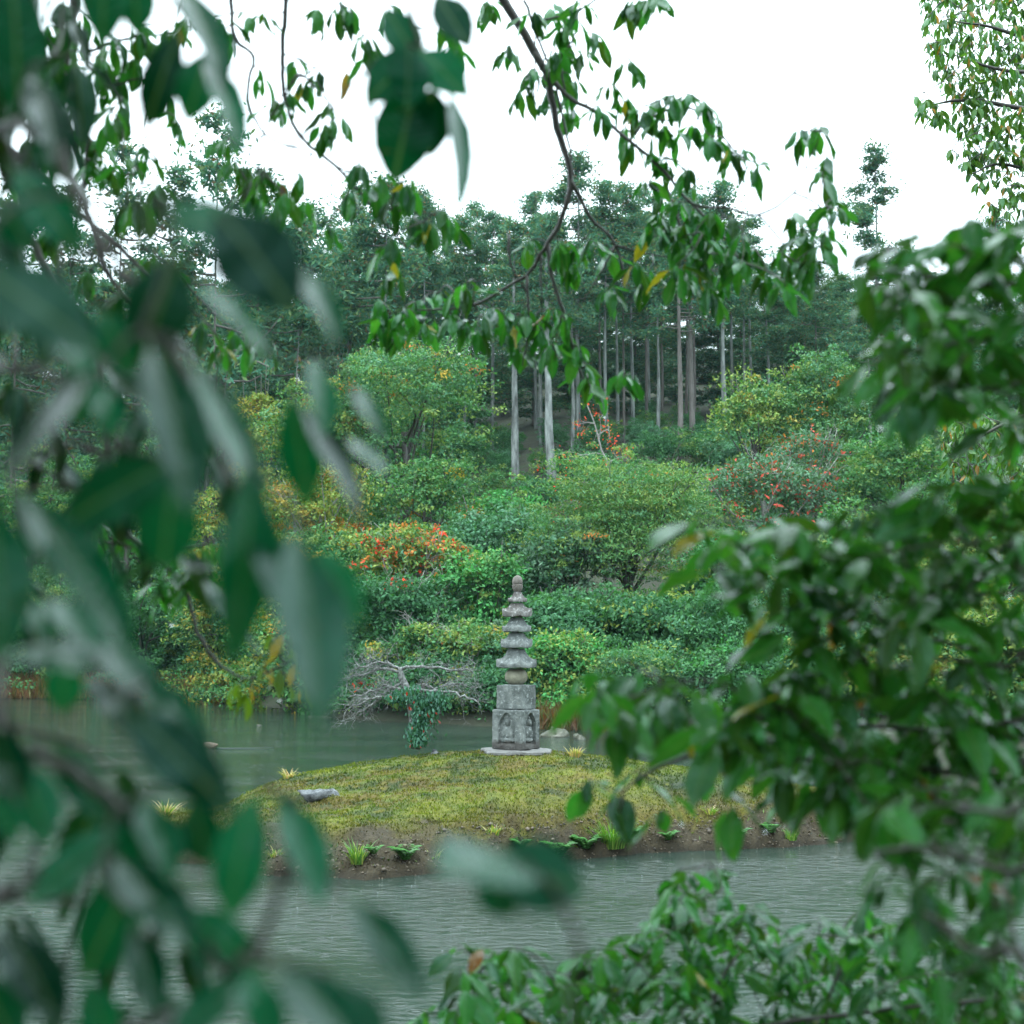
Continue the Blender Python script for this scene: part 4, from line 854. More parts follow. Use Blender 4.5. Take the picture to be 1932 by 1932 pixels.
S('broadleaf_tree', 'tall pale green tree behind the yellowing tree at left', 390, 880, 100, 130, 70, 'tip', 11000, 37)
S('evergreen_shrub', 'green tree mass behind the middle of the right hand branch', 1560, 1090, 120, 110, 50, 'mid', 12000, 38)
S('evergreen_shrub', 'leafy bush on the right bank behind the right hand branch', 1720, 1130, 120, 130, 43, 'mid', 12000, 39, leaf=0.12, accents=[(YG, 0.2)])
S('evergreen_shrub', 'yellow green bush on the right bank at the right edge', 1880, 1080, 120, 150, 36, 'yell', 11000, 40, leaf=0.11)
S('evergreen_shrub', 'dark low bush on the right bank above the pond', 1590, 1290, 120, 90, 40, 'dark', 10000, 41, leaf=0.11, accents=[(YG, 0.2)])
S('evergreen_shrub', 'yellow speckled bush low on the right bank', 1770, 1290, 120, 110, 33, 'yell', 11000, 42, leaf=0.10)
S('evergreen_shrub', 'bush at the lower right edge behind the near leaves', 1920, 1290, 110, 120, 27, 'mid', 9000, 43, leaf=0.09, accents=[(YG, 0.3)])
S('evergreen_shrub', 'dark bush at right below the drooping branch', 1820, 900, 110, 110, 55, 'mid', 9000, 44)
S('evergreen_shrub', 'green thicket bush below the golden tree', 620, 1085, 110, 80, 54, 'mid', 11000, 45, accents=[(YE, 0.1)])
# red-leaved sapling in front of the trunks
rng = np.random.default_rng(301); c0 = P(1150, 960, 63); gz = float(ground_h(c0[0], c0[1])); c0[2] = gz
sap = thing('maple_sapling', 'thin pale sapling with sparse red leaves in front of the cedar trunks', 'tree', c0); g = Geo(); tips = []
tp = [c0, P(1150, 900, 63), P(1135, 850, 63), P(1122, 800, 63), P(1108, 765, 63)]
v, q, t_ = tube(spline(tp, 3), np.linspace(0.07, 0.02, 13), 6); g.add(v, q, t_)
for a_, e_ in (((1138, 858), (1075, 822)), ((1128, 820), (1165, 800)), ((1122, 800), (1090, 790)), ((1145, 890), (1065, 930)), ((1130, 830), (1150, 780)), ((1145, 880), (1180, 850)), ((1148, 900), (1055, 960))):
    grow(rng, g, P(*a_, 63), P(*e_, 63) - P(*a_, 63), np.linalg.norm(P(*e_, 63) - P(*a_, 63)), 0.03, 1, 0.25, 0.8, 3, tips)
link('trunk', g.mesh('trunk', MAT_PALE, True, c0), sap)
tips.append(tp[-1]); tips = np.array(tips); n = 420; ti = rng.integers(0, len(tips), n); pts = tips[ti] + rng.standard_normal((n, 3)) * 0.16
cl = pick(rng, [(RD, 5), (OR, 2), (YG, 2)], n) * rng.uniform(0.7, 1.2, (n, 1)); ln = rng.uniform(0.08, 0.16, n)
tag(link('leaves', quads_mesh('leaves', pts, rng.standard_normal((n, 3)) + np.array([0, -0.5, 0.8]), rng.standard_normal((n, 3)) + np.array([0, 0, -0.6]), ln, ln * 0.5, cl, MAT_CROWN, c0), sap), kind='stuff')

# ------------------------------------------------------------------ cedars on the hill
def cedar_variant(seed, cs, Rm, nb, H=20.0, pom=False, per=120):
    rng = np.random.default_rng(seed); pts = []; out = []; g = Geo()
    wob = np.cumsum(rng.standard_normal((9, 2)) * 0.05, 0)
    sp = np.concatenate([np.stack([wob[:, 0], wob[:, 1]], 1), np.linspace(-0.5, H, 9)[:, None]], 1)
    v, q, t_ = tube(spline(sp, 2), np.linspace(0.27, 0.03, 17), 9, 0.05, rng); tg = Geo(); tg.add(v, q, t_)
    for i in range(nb):
        f = (i + rng.random()) / nb; z = H * (cs + (1 - cs) * f * 0.98); R = Rm * ((1 - f) ** 0.75 * 1.15 + 0.06) * rng.uniform(0.35, 1.35) * min(1, 0.55 + f * 3)
        a = rng.uniform(0, 6.283); d = np.array([math.cos(a), math.sin(a), 0]); rise = rng.uniform(-0.30, 0.40)
        e = np.array([0, 0, z]) + d * R + np.array([0, 0, R * rise]); p = spline([np.array([0, 0, z - 0.2]), np.array([0, 0, z]) + d * R * 0.5 + np.array([0, 0, -0.1 * R]), e], 2)
        v, q, t_ = tube(p, np.linspace(0.05, 0.02, len(p)), 4, cap=False); g.add(v, q)
        for rr2, sg in ((1.0, 1.0), (0.62, 0.85)) if not pom else ((1.0, 1.0),):
            k_ = int(per * rng.uniform(0.6, 1.3)); cc = p[0] + (e - p[0]) * rr2
            s_ = np.array([0.40, 0.40, 0.20]) * sg * rng.uniform(0.6, 1.5); pts.append(cc + rng.standard_normal((k_, 3)) * s_); out.append(np.repeat(d[None], k_, 0))
    pts = np.concatenate(pts); out = np.concatenate(out); n = len(pts); ln = rng.uniform(0.20, 0.42, n)
    pal = pick(rng, [((0.040, 0.120, 0.075), 5), ((0.065, 0.150, 0.078), 3), ((0.10, 0.155, 0.06), 1.8), ((0.13, 0.09, 0.045), 0.5)], n)
    cl = pal * (0.7 + 0.6 * vnoise(pts[:, 0] * 0.8 + pts[:, 2] * 0.5, pts[:, 1] * 0.8 + pts[:, 2] * 0.7, seed)[:, None])
    cm = quads_mesh('crown', pts, rng.standard_normal((n, 3)) + np.array([0, 0, 0.6]), out * 0.7 + rng.standard_normal((n, 3)) * 0.6 + np.array([0, 0, 0.1]), ln, ln * 0.34, cl, MAT_CEDAR)
    return tg, g.mesh('limbs', MAT_CBARK2, True), cm
CV = [cedar_variant(401, 0.56, 2.9, 34), cedar_variant(402, 0.60, 2.4, 30), cedar_variant(403, 0.50, 3.0, 38), cedar_variant(404, 0.62, 2.7, 28), cedar_variant(405, 0.52, 2.6, 36), cedar_variant(406, 0.58, 3.3, 32)]
CF = [cedar_variant(411, 0.04, 2.4, 74), cedar_variant(412, 0.08, 2.8, 70), cedar_variant(413, 0.05, 2.1, 74)]
CP = cedar_variant(421, 0.22, 3.2, 36, per=150); CW = cedar_variant(422, 0.16, 4.2, 44, per=85); CW2 = cedar_variant(423, 0.22, 3.6, 40, per=80)
TR_ME = {}
def cedar(label, x, top, D, var, seed, trunk_w=None, brown=False, group=None, wide=1.0, name='cedar_tree'):
    tg, lm, cm = var; rng = np.random.default_rng(seed); b_ = P(x, 1000, D); gz = float(ground_h(b_[0], b_[1])); tz = P(x, top, D)[2]; H = max(tz - gz, 5)
    root = thing(name, label, 'tree', (b_[0], b_[1], gz), group)
    s = H / 20.0; rot = rng.uniform(0, 6.28); k_ = (id(tg), brown)
    if k_ not in TR_ME: TR_ME[k_] = tg.mesh('trunk', MAT_CBARK2 if brown else MAT_CBARK, True)
    tw = (M(trunk_w, D) / 0.50) if trunk_w else s
    o1 = link('trunk', TR_ME[k_], root); o1.scale = (tw, tw, s); o1.rotation_euler = (0, 0, rot)
    cs = max(0.75, min(1.2, s)) * wide
    o2 = link('crown', cm, root); o2.scale = (cs, cs, s); o2.rotation_euler = (0, 0, rot); o2['kind'] = 'stuff'
    o3 = link('limbs', lm, root); o3.scale = (cs, cs, s); o3.rotation_euler = (0, 0, rot); o3['kind'] = 'stuff'
GC = 'cedars on the hillside'
front = [('left of the two thick pale cedar trunks above the pagoda', 973, 420, 79, 0, 17), ('right of the two thick pale cedar trunks above the pagoda, slightly leaning', 1044, 395, 78, 1, 19),
         ('tall cedar with the highest top in the middle of the forest', 1092, 285, 88, 2, 10), ('slim cedar trunk right beside the two thick pale ones', 1021, 470, 90, 3, 8),
         ('cedar with twin looking slim trunk behind the red sapling', 1146, 345, 86, 4, 8), ('thin pale cedar trunk just right of the red sapling', 1168, 420, 92, 1, 7), ('thin cedar trunk above the feathery tree', 1196, 400, 90, 3, 8),
         ('very thin pale cedar trunk left of the brown pair', 1251, 430, 96, 0, 6), ('left of the two straight brown cedar trunks at right', 1284, 365, 80, 2, 12), ('right of the two straight brown cedar trunks at right', 1309, 350, 82, 3, 12),
         ('greyish cedar trunk tucked between the brown pair', 1297, 420, 95, 1, 7), ('pale cedar trunk standing above the yellow tipped tree', 1371, 345, 84, 4, 11), ('cedar at the right shoulder of the skyline', 1420, 410, 92, 5, 7),
         ('thin dark cedar trunk left of the thick pale pair', 875, 410, 92, 0, 6), ('cedar with broad crown left of the central skyline peak', 930, 395, 94, 5, 8), ('thin cedar trunk above the big rounded tree', 652, 470, 82, 3, 8),
         ('cedar rising behind the small round treetop', 722, 335, 80, 2, 8), ('cedar trunk above the yellow green tree at left', 556, 420, 78, 4, 9), ('low cedar in the skyline dip left of centre', 825, 490, 98, 1, 7),
         ('cedar left of the skyline dip', 780, 440, 92, 2, 7), ('cedar crown right of the central skyline peak', 1225, 400, 97, 5, 7), ('cedar crown behind the branch fork', 1010, 365, 98, 4, 7)]
for i, (lb, x, tp_, D, vi, tw_) in enumerate(front):
    cedar(lb if 'cedar' in lb[:40] else lb, x, tp_, D, CV[vi], 500 + i, tw_, 'brown' in lb, GC)
left = [('broad tall conifer at the upper left, the tallest there', 400, 190, 74, CW, 8), ('airy conifer left of the tallest broad one', 315, 300, 80, CW2, 7), ('conifer at left behind the dangling twigs', 215, 255, 78, CW, 7), ('conifer second from the left edge', 120, 340, 80, CW2, 7), ('conifer at the left picture edge', 20, 310, 78, CW, 7),
        ('conifer right of the broad tall one', 482, 310, 80, CW2, 7), ('shorter conifer between the left conifers and the cedars', 610, 470, 92, CV[2], 6)]
for i, (lb, x, tp_, D, vr, tw_) in enumerate(left): cedar(lb, x, tp_, D, vr, 560 + i, tw_, True, 'conifers at left', 1.0, 'conifer_tree')
cedar('lone ragged cedar standing high above the forest at right', 1662, 272, 86, CP, 590, 9, False, None, 1.0)
for i, (lb, x, tp_, D) in enumerate([('low cedar in the right skyline under the dangling leaves', 1480, 500, 96), ('second low cedar of the right skyline', 1535, 495, 102), ('low cedar left of the lone ragged one', 1595, 515, 98), ('low cedar right of the lone ragged one', 1722, 520, 98), ('pale cedar trunk below the lone ragged cedar', 1647, 560, 76), ('cedar behind the upper right leaves', 1790, 520, 90), ('hazy conifer at the right picture edge', 1895, 405, 84)]):
    cedar(lb, x, tp_, D, CF[i % 3] if i not in (4,) else CV[4], 600 + i, 7, False, 'low cedars of the right skyline')
for i in range(25):
    r_ = np.random.default_rng(6400 + i); x = 470 + i * 50 + r_.uniform(-26, 26); D = r_.uniform(83, 99)
    tp_ = r_.uniform(335, 465) + (90 if x > 1430 else 0)
    cedar('slender cedar ' + where(x, tp_ + 160), x, tp_, D, CF[i % 3] if i % 5 < 2 and not 900 < x < 1480 else CV[i % 6], 6500 + i, r_.uniform(5, 8.5), r_.random() < 0.5, 'slender cedars of the forest rows', 0.9)
i = 0
for D, step, t0 in ((104, 52, 500), (118, 60, 515)):
    for x in np.arange(-90, 2040, step):
        i += 1; r_ = np.random.default_rng(650 + i); xx, tp_ = x + r_.uniform(-18, 18), t0 + r_.uniform(-15, 55) + (25 if x > 1400 else 0)
        cedar('dark far cedar ' + where(xx, tp_ + 60), xx, tp_, D + r_.uniform(-5, 5), CF[i % 3], 700 + i, 6, True, 'cedars deep in the forest', 1.15)

# undergrowth between the trunks and thicket bushes on the slope
fill_src = []
for s_ in range(7):
    r_ = np.random.default_rng(800 + s_); lobes = [(0, 0, 1.6, 2.2, 1.8, 1.6)] + [(r_.normal(0, 1.3), r_.normal(0, 0.8), r_.uniform(0.9, 2.8), r_.uniform(0.8, 1.3), 0.9, r_.uniform(0.7, 1.2)) for _ in range(6)]
    fill_src.append(make_crown('crown', r_, lobes, 7000, PALS[('dark', 'mid', 'dark', 'blue', 'tip', 'bright', 'yell')[s_]], 0.15, 0.5))
i = 0
for D in (70, 73, 76.5, 80, 83, 86, 90, 95):
    for x in np.arange(-60, 2000, 92):
        i += 1; r_ = np.random.default_rng(830 + i); xx = x + r_.uniform(-30, 30); p_ = P(xx, 1000, D + r_.uniform(-2, 2))
        if (D < 80 and 940 < xx < 1340 and r_.random() < 0.3) or (D > 80 and 900 < xx < 1500 and r_.random() < 0.15): continue
        gz = float(ground_h(p_[0], p_[1])) - 0.2; adj = ('dark green', 'mid green', 'deep green', 'bluish green')[i % 4]
        root = thing('undergrowth_bush', adj + ' forest bush ' + where(*to_px((p_[0], p_[1], gz + 1.5))), 'shrub', (p_[0], p_[1], gz), 'undergrowth at the foot of the cedars')
        o_ = link('crown', fill_src[i % 4], root); sc_ = r_.uniform(0.7, 1.2) * ((0.55 if 900 < xx < 1500 else 1.15) if D > 80 else 0.85); o_.scale = (sc_, sc_, sc_); o_.rotation_euler = (0, 0, r_.uniform(0, 6.28)); o_['kind'] = 'stuff'

for D in (45, 48, 51.5, 55, 59, 63, 67):
    for x in np.arange(430 if D > 49 else 680, 1960, 88):
        i += 1; r_ = np.random.default_rng(2830 + i); xx = x + r_.uniform(-34, 34); p_ = P(xx, 1000, D + r_.uniform(-1.5, 1.5))
        if p_[1] < shore(p_[0]) + 1.5 or (570 < xx < 950 and 56 < D < 66) or (1010 < xx < 1350 and D > 49): continue
        gz = float(ground_h(p_[0], p_[1])) - 0.2; kd = r_.choice(7, p=[.2, .2, .1, .15, .15, .12, .08]); adj = ('dark green', 'mid green', 'deep green', 'bluish green', 'pale green', 'bright green', 'yellow green')[kd]
        root = thing('thicket_bush', adj + ' thicket bush ' + where(*to_px((p_[0], p_[1], gz + 1.5))), 'shrub', (p_[0], p_[1], gz), 'thicket bushes on the far bank')
        o_ = link('crown', fill_src[kd], root); sc_ = r_.uniform(0.62, 0.98) * (1.0 if D < 54 else 1.25); o_.scale = (sc_, sc_, sc_ * r_.uniform(0.8, 1.15)); o_.rotation_euler = (0, 0, r_.uniform(0, 6.28)); o_['kind'] = 'stuff'

# ------------------------------------------------------------------ near trees over the viewer
def in_poly(x, y, poly): return poly_sd(np.array([float(x)]), np.array([float(y)]), np.array(poly, float))[0] > 0
def scatter(rng, poly, spacing, gaps=(), tries=4000):
    poly = np.array(poly, float); lo = poly.min(0); hi = poly.max(0); out = []
    cand = rng.uniform(lo, hi, (tries, 2)); cand = cand[poly_sd(cand[:, 0], cand[:, 1], poly) > 0]
    for p in cand:
        if any(((p[0] - gx_) / rx_) ** 2 + ((p[1] - gy_) / ry_) ** 2 < 1 for gx_, gy_, rx_, ry_ in gaps): continue
        if any((p[0] - q_[0]) ** 2 + (p[1] - q_[1]) ** 2 < spacing ** 2 for q_ in out): continue
        out.append(p)
    return out
def image_leaf(tr, bx, by, tx, ty, wd, D, dz=0.0, col=None):
    """a single leaf given by where its base and tip are seen"""
    rng = tr.rng; b_ = P(bx, by, D); t_ = P(tx, ty, max(D - dz, 0.45)); d = t_ - b_; L = np.linalg.norm(d)
    Lp = math.hypot(tx - bx, ty - by); c = float(np.clip(wd / (Lp * 0.36), 0.16, 0.97)); c = 0.20 if dz >= 0.09 else min(c, 0.36) if dz >= 0.07 else min(c, 0.55) if dz > 0.03 else c; w = float(np.clip(wd / (Lp * 0.31 * c), 0.7, 1.8 if dz >= 0.09 else 2.6 if dz >= 0.07 else 1.6 if dz > 0.03 else 2.2))
    p2 = np.array([-(t_ - b_)[2], 0, (t_ - b_)[0]]); p2 = unit(p2) * (1 if p2[2] >= 0 else -1); tocam = unit(np.array([0, 0, EYE]) - b_)
    nrm = p2 * math.sqrt(1 - c * c) + tocam * c + np.array([0, 0, 0.35 if dz > 0.03 else 0.0])
    b2 = b_ - unit(d) * 0.13 * L
    tr.leaf(b2, d, nrm, L, col if col is not None else np.array((0.004, 0.082, 0.038)) * rng.uniform(0.25, 1.5), rng.choice([8, 9]), w)
    tr.twig_to(b2, 0.0016)

# --- the closest tree, strongly out of focus at the left
A = Broadleaf('evergreen_tree', 'closest evergreen tree at left, its big leaves blurred right before the viewer', (-1.75, 0.9, float(ground_h(-1.75, 0.9))), 901)
zb = A.base[2]
A.branch([(-1.75, 0.9, zb - 0.2), (-1.72, 0.95, 1.6), (-1.6, 1.1, 2.6), (-1.5, 1.2, 3.6), (-1.3, 1.4, 4.6)], 0.07, 0.03, 10, 'trunk')
A.branch([(-1.6, 1.1, 2.6), P(-250, 300, 1.5), P(60, 250, 1.35), P(170, 420, 1.28), P(300, 600, 1.22), P(420, 850, 1.18), P(470, 1010, 1.16)], 0.007, 0.003)
A.branch([(-1.66, 1.05, 2.2), P(-300, 780, 1.3), P(0, 700, 1.25), P(150, 740, 1.2), P(260, 880, 1.2)], 0.006, 0.0025)
A.branch([(-1.7, 1.0, 1.9), P(-300, 1280, 1.3), P(0, 1400, 1.22), P(140, 1455, 1.18), P(260, 1560, 1.15), P(400, 1800, 1.1), P(470, 1900, 1.08)], 0.007, 0.003)
A.branch([(-1.7, 1.0, 1.75), P(-300, 1800, 1.3), P(0, 1690, 1.2), P(140, 1620, 1.18), P(250, 1570, 1.16)], 0.007, 0.003)
A.branch([(-1.72, 0.96, 1.55), P(0, 2050, 1.2), P(300, 1960, 1.1), P(450, 1820, 1.08), P(520, 1700, 1.06), P(560, 1500, 1.08)], 0.006, 0.0025)
A.branch([(-1.3, 1.4, 4.6), P(400, -420, 2.0), P(700, -160, 1.95), P(775, 20, 1.92), P(792, 95, 1.9)], 0.006, 0.0025)
A.branch([(-1.5, 1.2, 3.6), P(-100, -250, 1.7), P(180, -120, 1.6), P(340, 20, 1.58), P(390, 95, 1.56)], 0.006, 0.0025)
A.branch([(-1.72, 0.96, 1.5), P(700, 2250, 1.15), P(1000, 2080, 1.05), P(1090, 1850, 1.0), P(1060, 1700, 1.0), P(985, 1625, 1.0)], 0.005, 0.0018)
NL = [(20, -60, 50, 215, 110, 1.4, 0), (190, -130, 205, 78, 100, 1.5, 0), (338, 60, 265, 238, 78, 1.58, 0), (395, 95, 345, 226, 80, 1.56, 0), (330, -45, 466, 125, 62, 1.56, .05), (386, 95, 480, 268, 46, 1.56, .05), (250, -60, 265, 60, 75, 1.6, 0),
      (790, 150, 732, 338, 118, 1.9, 0), (815, 165, 805, 292, 88, 1.92, 0), (792, 95, 690, 180, 78, 1.88, .03), (795, 95, 875, 165, 74, 1.88, .03), (845, 165, 917, 378, 38, 1.9, .04), (726, 15, 792, 108, 66, 1.92, .02), (822, -10, 886, 78, 58, 1.95, .03), (712, 120, 678, 228, 16, 1.9, 0), (862, 130, 897, 192, 14, 1.9, 0), (770, 90, 775, 190, 105, 1.86, .03),
      (66, 145, 136, 305, 62, 1.35, .06), (85, 150, 110, 335, 90, 1.38, 0), (25, 318, 152, 458, 82, 1.32, .02), (92, 245, 138, 345, 70, 1.34, 0), (0, 380, 60, 470, 70, 1.4, 0),
      (300, 390, 570, 455, 85, 1.05, .03), (410, 395, 560, 570, 160, 1.02, .02), (335, 490, 262, 668, 155, 1.12, 0), (380, 540, 525, 645, 36, 1.2, .05), (560, 500, 668, 612, 40, 1.22, .05), (-40, 505, 175, 640, 115, 0.95, .03), (50, 535, 135, 590, 55, 1.1, .05),
      (110, 620, 170, 700, 62, 1.1, .05), (190, 590, 255, 700, 90, 1.15, 0), (285, 655, 415, 930, 105, 1.02, .05), (360, 690, 540, 950, 52, 1.08, .06), (548, 750, 592, 955, 88, 1.3, 0), (568, 768, 712, 955, 42, 1.3, .05), (592, 680, 640, 800, 52, 1.28, .05), (668, 732, 742, 808, 32, 1.32, .04), (660, 830, 735, 880, 30, 1.4, .04),
      (468, 875, 472, 1275, 108, 1.02, 0), (486, 968, 572, 1140, 88, 1.06, .05), (556, 1005, 645, 1365, 128, 1.0, .06), (600, 1030, 690, 1180, 70, 1.02, 0), (330, 895, 296, 1085, 160, 1.08, 0), (335, 865, 80, 992, 118, 1.1, 0), (40, 928, 285, 1200, 78, 1.02, .06), (-30, 930, 55, 1225, 140, 0.95, .04), (185, 695, -25, 865, 120, 1.0, .06), (178, 690, 130, 800, 75, 1.12, 0), (195, 720, 220, 800, 34, 1.1, .05),
      (40, 1130, 100, 1188, 42, 1.15, .05), (95, 1130, 200, 1200, 42, 1.15, .05), (30, 1225, 145, 1205, 55, 1.12, .07), (175, 1210, 325, 1295, 42, 1.15, .06), (180, 1275, 255, 1362, 66, 1.15, .06), (255, 1268, 418, 1404, 42, 1.16, .06), (235, 1335, 450, 1520, 108, 1.05, .03), (100, 1400, 215, 1560, 70, 1.2, 0), (130, 1240, 110, 1350, 80, 1.2, 0),
      (-30, 1360, 60, 1480, 95, 1.05, .05), (40, 1440, 95, 1590, 90, 1.1, .02), (-20, 1500, 40, 1590, 40, 1.3, 0), (275, 1508, 342, 1625, 40, 1.1, .06), (225, 1530, 330, 1650, 100, 1.15, 0), (360, 1510, 400, 1640, 95, 1.1, 0), (482, 1498, 415, 1745, 112, 1.05, .02), (528, 1495, 638, 1678, 78, 1.08, .05), (218, 1622, 378, 1760, 66, 1.08, .06), (250, 1560, 20, 1690, 72, 1.15, 0),
      (265, 1630, 140, 1860, 120, 1.15, 0), (255, 1745, 305, 1905, 92, 1.05, .05), (330, 1715, 510, 1835, 95, 1.1, 0), (0, 1745, 140, 1905, 62, 1.1, .06), (480, 1835, 300, 1955, 90, 1.02, .05), (470, 1830, 540, 1985, 110, 0.98, .05), (530, 1825, 715, 1975, 108, 0.98, .06), (-40, 1840, 40, 1990, 110, 1.1, 0), (160, 1850, 220, 1990, 80, 1.12, 0), (640, 1850, 730, 1960, 60, 1.0, .05),
      (1000, 1640, 846, 1594, 110, 0.98, .09), (915, 1632, 1122, 1668, 150, 1.0, 0), (895, 1640, 985, 1730, 90, 1.0, 0), (662, 1698, 818, 1868, 98, 1.08, .04)]
for l_ in NL: image_leaf(A, *l_[:6], dz=l_[6])
r_ = A.rng
for p_ in scatter(r_, [(0, 540), (330, 560), (420, 700), (450, 900), (400, 1060), (230, 1150), (0, 1230)], 105, [(330, 1010, 60, 40)], 900): A.whorl(P(p_[0], p_[1] - 40, r_.uniform(1.7, 2.6)), 5, 0.12, 1.0, pal_dark)
for p_ in scatter(r_, [(0, 1340), (180, 1400), (320, 1540), (330, 1650), (420, 1750), (450, 1932), (0, 1932)], 170, [(60, 1620, 70, 45), (240, 1450, 60, 40)], 300): A.whorl(P(p_[0], p_[1] - 40, r_.uniform(1.4, 2.0)), 4, 0.11, 0.9, pal_dark)
for p_ in scatter(r_, [(-40, -30), (190, -30), (170, 100), (100, 330), (-40, 480)], 85, (), 300): A.whorl(P(p_[0], p_[1] - 40, r_.uniform(1.8, 2.6)), 5, 0.115, 1.1, pal_dark)
A.canopy([(-3.2, 0.2, 3.6, 1.6, 2.2, 2.2), (-1.5, -1.0, 5.2, 2.4, 2.0, 1.2), (0.3, -2.0, 5.6, 2.2, 2.2, 1.2), (-0.5, 0.6, 5.4, 2.0, 1.5, 0.9), (0.0, -4.5, 4.2, 3.5, 1.2, 2.6)], 16000)
A.finish()

# --- the tree behind it, hanging twigs in the upper left
Bt = Broadleaf('evergreen_tree', 'evergreen tree at upper left with thin dangling twigs and drooping leaves', (-2.9, 3.2, float(ground_h(-2.9, 3.2))), 902)
zb = Bt.base[2]
Bt.branch([(-2.9, 3.2, zb - 0.2), (-2.8, 3.3, 2.2), (-2.65, 3.6, 3.8), (-2.2, 4.2, 5.2), (-1.7, 4.7, 6.0)], 0.12, 0.05, 10, 'trunk')
D5 = 5.0
Bt.branch([(-1.7, 4.7, 6.0), P(530, -180, D5)] + [P(x, y, D5) for x, y in ((539, 0), (533, 100), (536, 168), (563, 251), (633, 312), (705, 392), (739, 435), (770, 470))], 0.011, 0.003, sub=5)
Bt.branch([(-1.9, 4.5, 5.7), P(430, -160, D5)] + [P(x, y, D5) for x, y in ((436, 0), (446, 77), (479, 107), (466, 174), (482, 228), (510, 262), (590, 290))], 0.009, 0.003)
Bt.branch([(-2.3, 4.1, 5.0), P(100, -150, 4.6)] + [P(x, y, 4.6) for x, y in ((140, -20), (127, 94), (115, 190), (155, 300), (160, 380), (188, 470), (205, 520), (260, 590))], 0.020, 0.006)
Bt.branch([P(150, 134, 4.6), P(164, 240, 4.5), P(160, 335, 4.5), P(150, 380, 4.5), P(135, 520, 4.5)], 0.007, 0.003)
Bt.branch([(-2.6, 3.7, 3.9), P(-150, 200, 4.4)] + [P(x, y, 4.4) for x, y in ((67, 322), (117, 378), (208, 449), (285, 529), (330, 560))], 0.012, 0.004)
Bt.branch([(-2.7, 3.5, 3.3), P(-120, 400, 4.3)] + [P(x, y, 4.3) for x, y in ((30, 430), (84, 500), (120, 570), (180, 660), (200, 800), (201, 940), (235, 1000), (300, 1060), (348, 1108), (372, 1191), (419, 1258), (476, 1279), (536, 1255))], 0.014, 0.003)
Bt.branch([P(160, 100, 4.6), P(250, 70, 4.7), P(330, 60, 4.8), P(400, 30, 4.8)], 0.006, 0.0025)
Bt.branch([P(160, 120, 4.6), P(210, 160, 4.6), P(260, 150, 4.6), P(310, 160, 4.7)], 0.005, 0.0025)
Bt.branch([P(705, 392, D5), P(780, 400, D5), P(840, 405, D5)], 0.005, 0.002)
Bt.branch([P(60, 950, 4.3), P(120, 1000, 4.3), P(235, 1030, 4.3), P(330, 1040, 4.3), P(430, 1010, 4.3)], 0.006, 0.003)
WB = [(600, 130), (575, 140), (560, 105), (545, 175), (620, 190), (640, 215), (610, 235), (520, 190), (490, 130), (500, 12), (470, 20), (600, 5), (640, 2), (430, 50), (680, 300), (720, 320), (750, 355), (700, 340), (660, 355), (740, 378), (780, 405), (810, 415), (850, 408), (842, 388), (770, 335), (740, 445),
      (720, 465), (745, 500), (620, 415), (565, 325), (530, 335), (490, 315), (470, 305), (430, 255), (440, 295), (500, 365), (580, 375), (540, 365), (470, 345), (90, 45), (110, 95), (100, 135), (140, 115), (160, 155), (190, 105), (220, 125), (200, 155), (230, 185), (150, 185), (60, 165), (260, 45), (250, 95), (300, 115), (330, 45), (180, 45), (120, 5),
      (350, 25), (420, 35), (210, 205), (160, 245), (230, 295), (270, 275), (200, 305), (240, 385), (100, 415), (330, 215), (310, 155), (60, 255), (20, 115), (40, 315), (150, 330), (190, 260), (170, 300), (260, 370), (295, 345), (130, 60), (75, 100), (40, 60), (215, 70), (280, 70), (150, 20), (690, 60), (735, 5), (660, 10), (860, 75), (700, 90), (760, 60), (850, 20),
      (170, 510), (290, 470), (300, 515), (330, 500), (440, 620), (470, 640), (420, 650), (500, 640), (480, 600), (380, 600)]
for x, y in WB:
    D_ = D5 if x > 420 else 4.6
    Bt.whorl(P(x, y + 4, D_ + Bt.rng.normal(0, 0.18)), Bt.rng.integers(5, 9), 0.10, 1.2, pal_fresh, 0.9, 0.0022, 1.1)
for x, y in ((360, 1040), (330, 1060), (300, 1090), (345, 1090), (390, 1020), (420, 1010), (380, 1060), (230, 1010), (205, 990), (310, 1110), (400, 1090), (180, 980), (170, 1010)): Bt.whorl(P(x, y, 4.3), 5, 0.095, 1.0, pal_fresh)
yl = lambda rng: np.array((0.09, 0.15, 0.015)) * rng.uniform(0.6, 1.3) if rng.random() < 0.8 else np.array((0.30, 0.20, 0.01))
for x, y in ((450, 1295), (475, 1300), (520, 1200), (545, 1215), (530, 1265), (560, 1240), (500, 1250), (570, 1300), (540, 1180)): Bt.whorl(P(x, y, 4.3), 4, 0.07, 1.3, yl)
Bt.leaf(P(655, 128, D5), (-.05, -.1, -1), (0.5, -1, .3), 0.105, np.array((0.30, 0.17, 0.03)), 0)
Bt.drops = 0.25
Bt.canopy([(-4.0, 2.8, 4.5, 1.8, 1.8, 2.2), (-2.6, 2.2, 6.2, 2.4, 1.6, 1.2)], 8000)
Bt.finish()

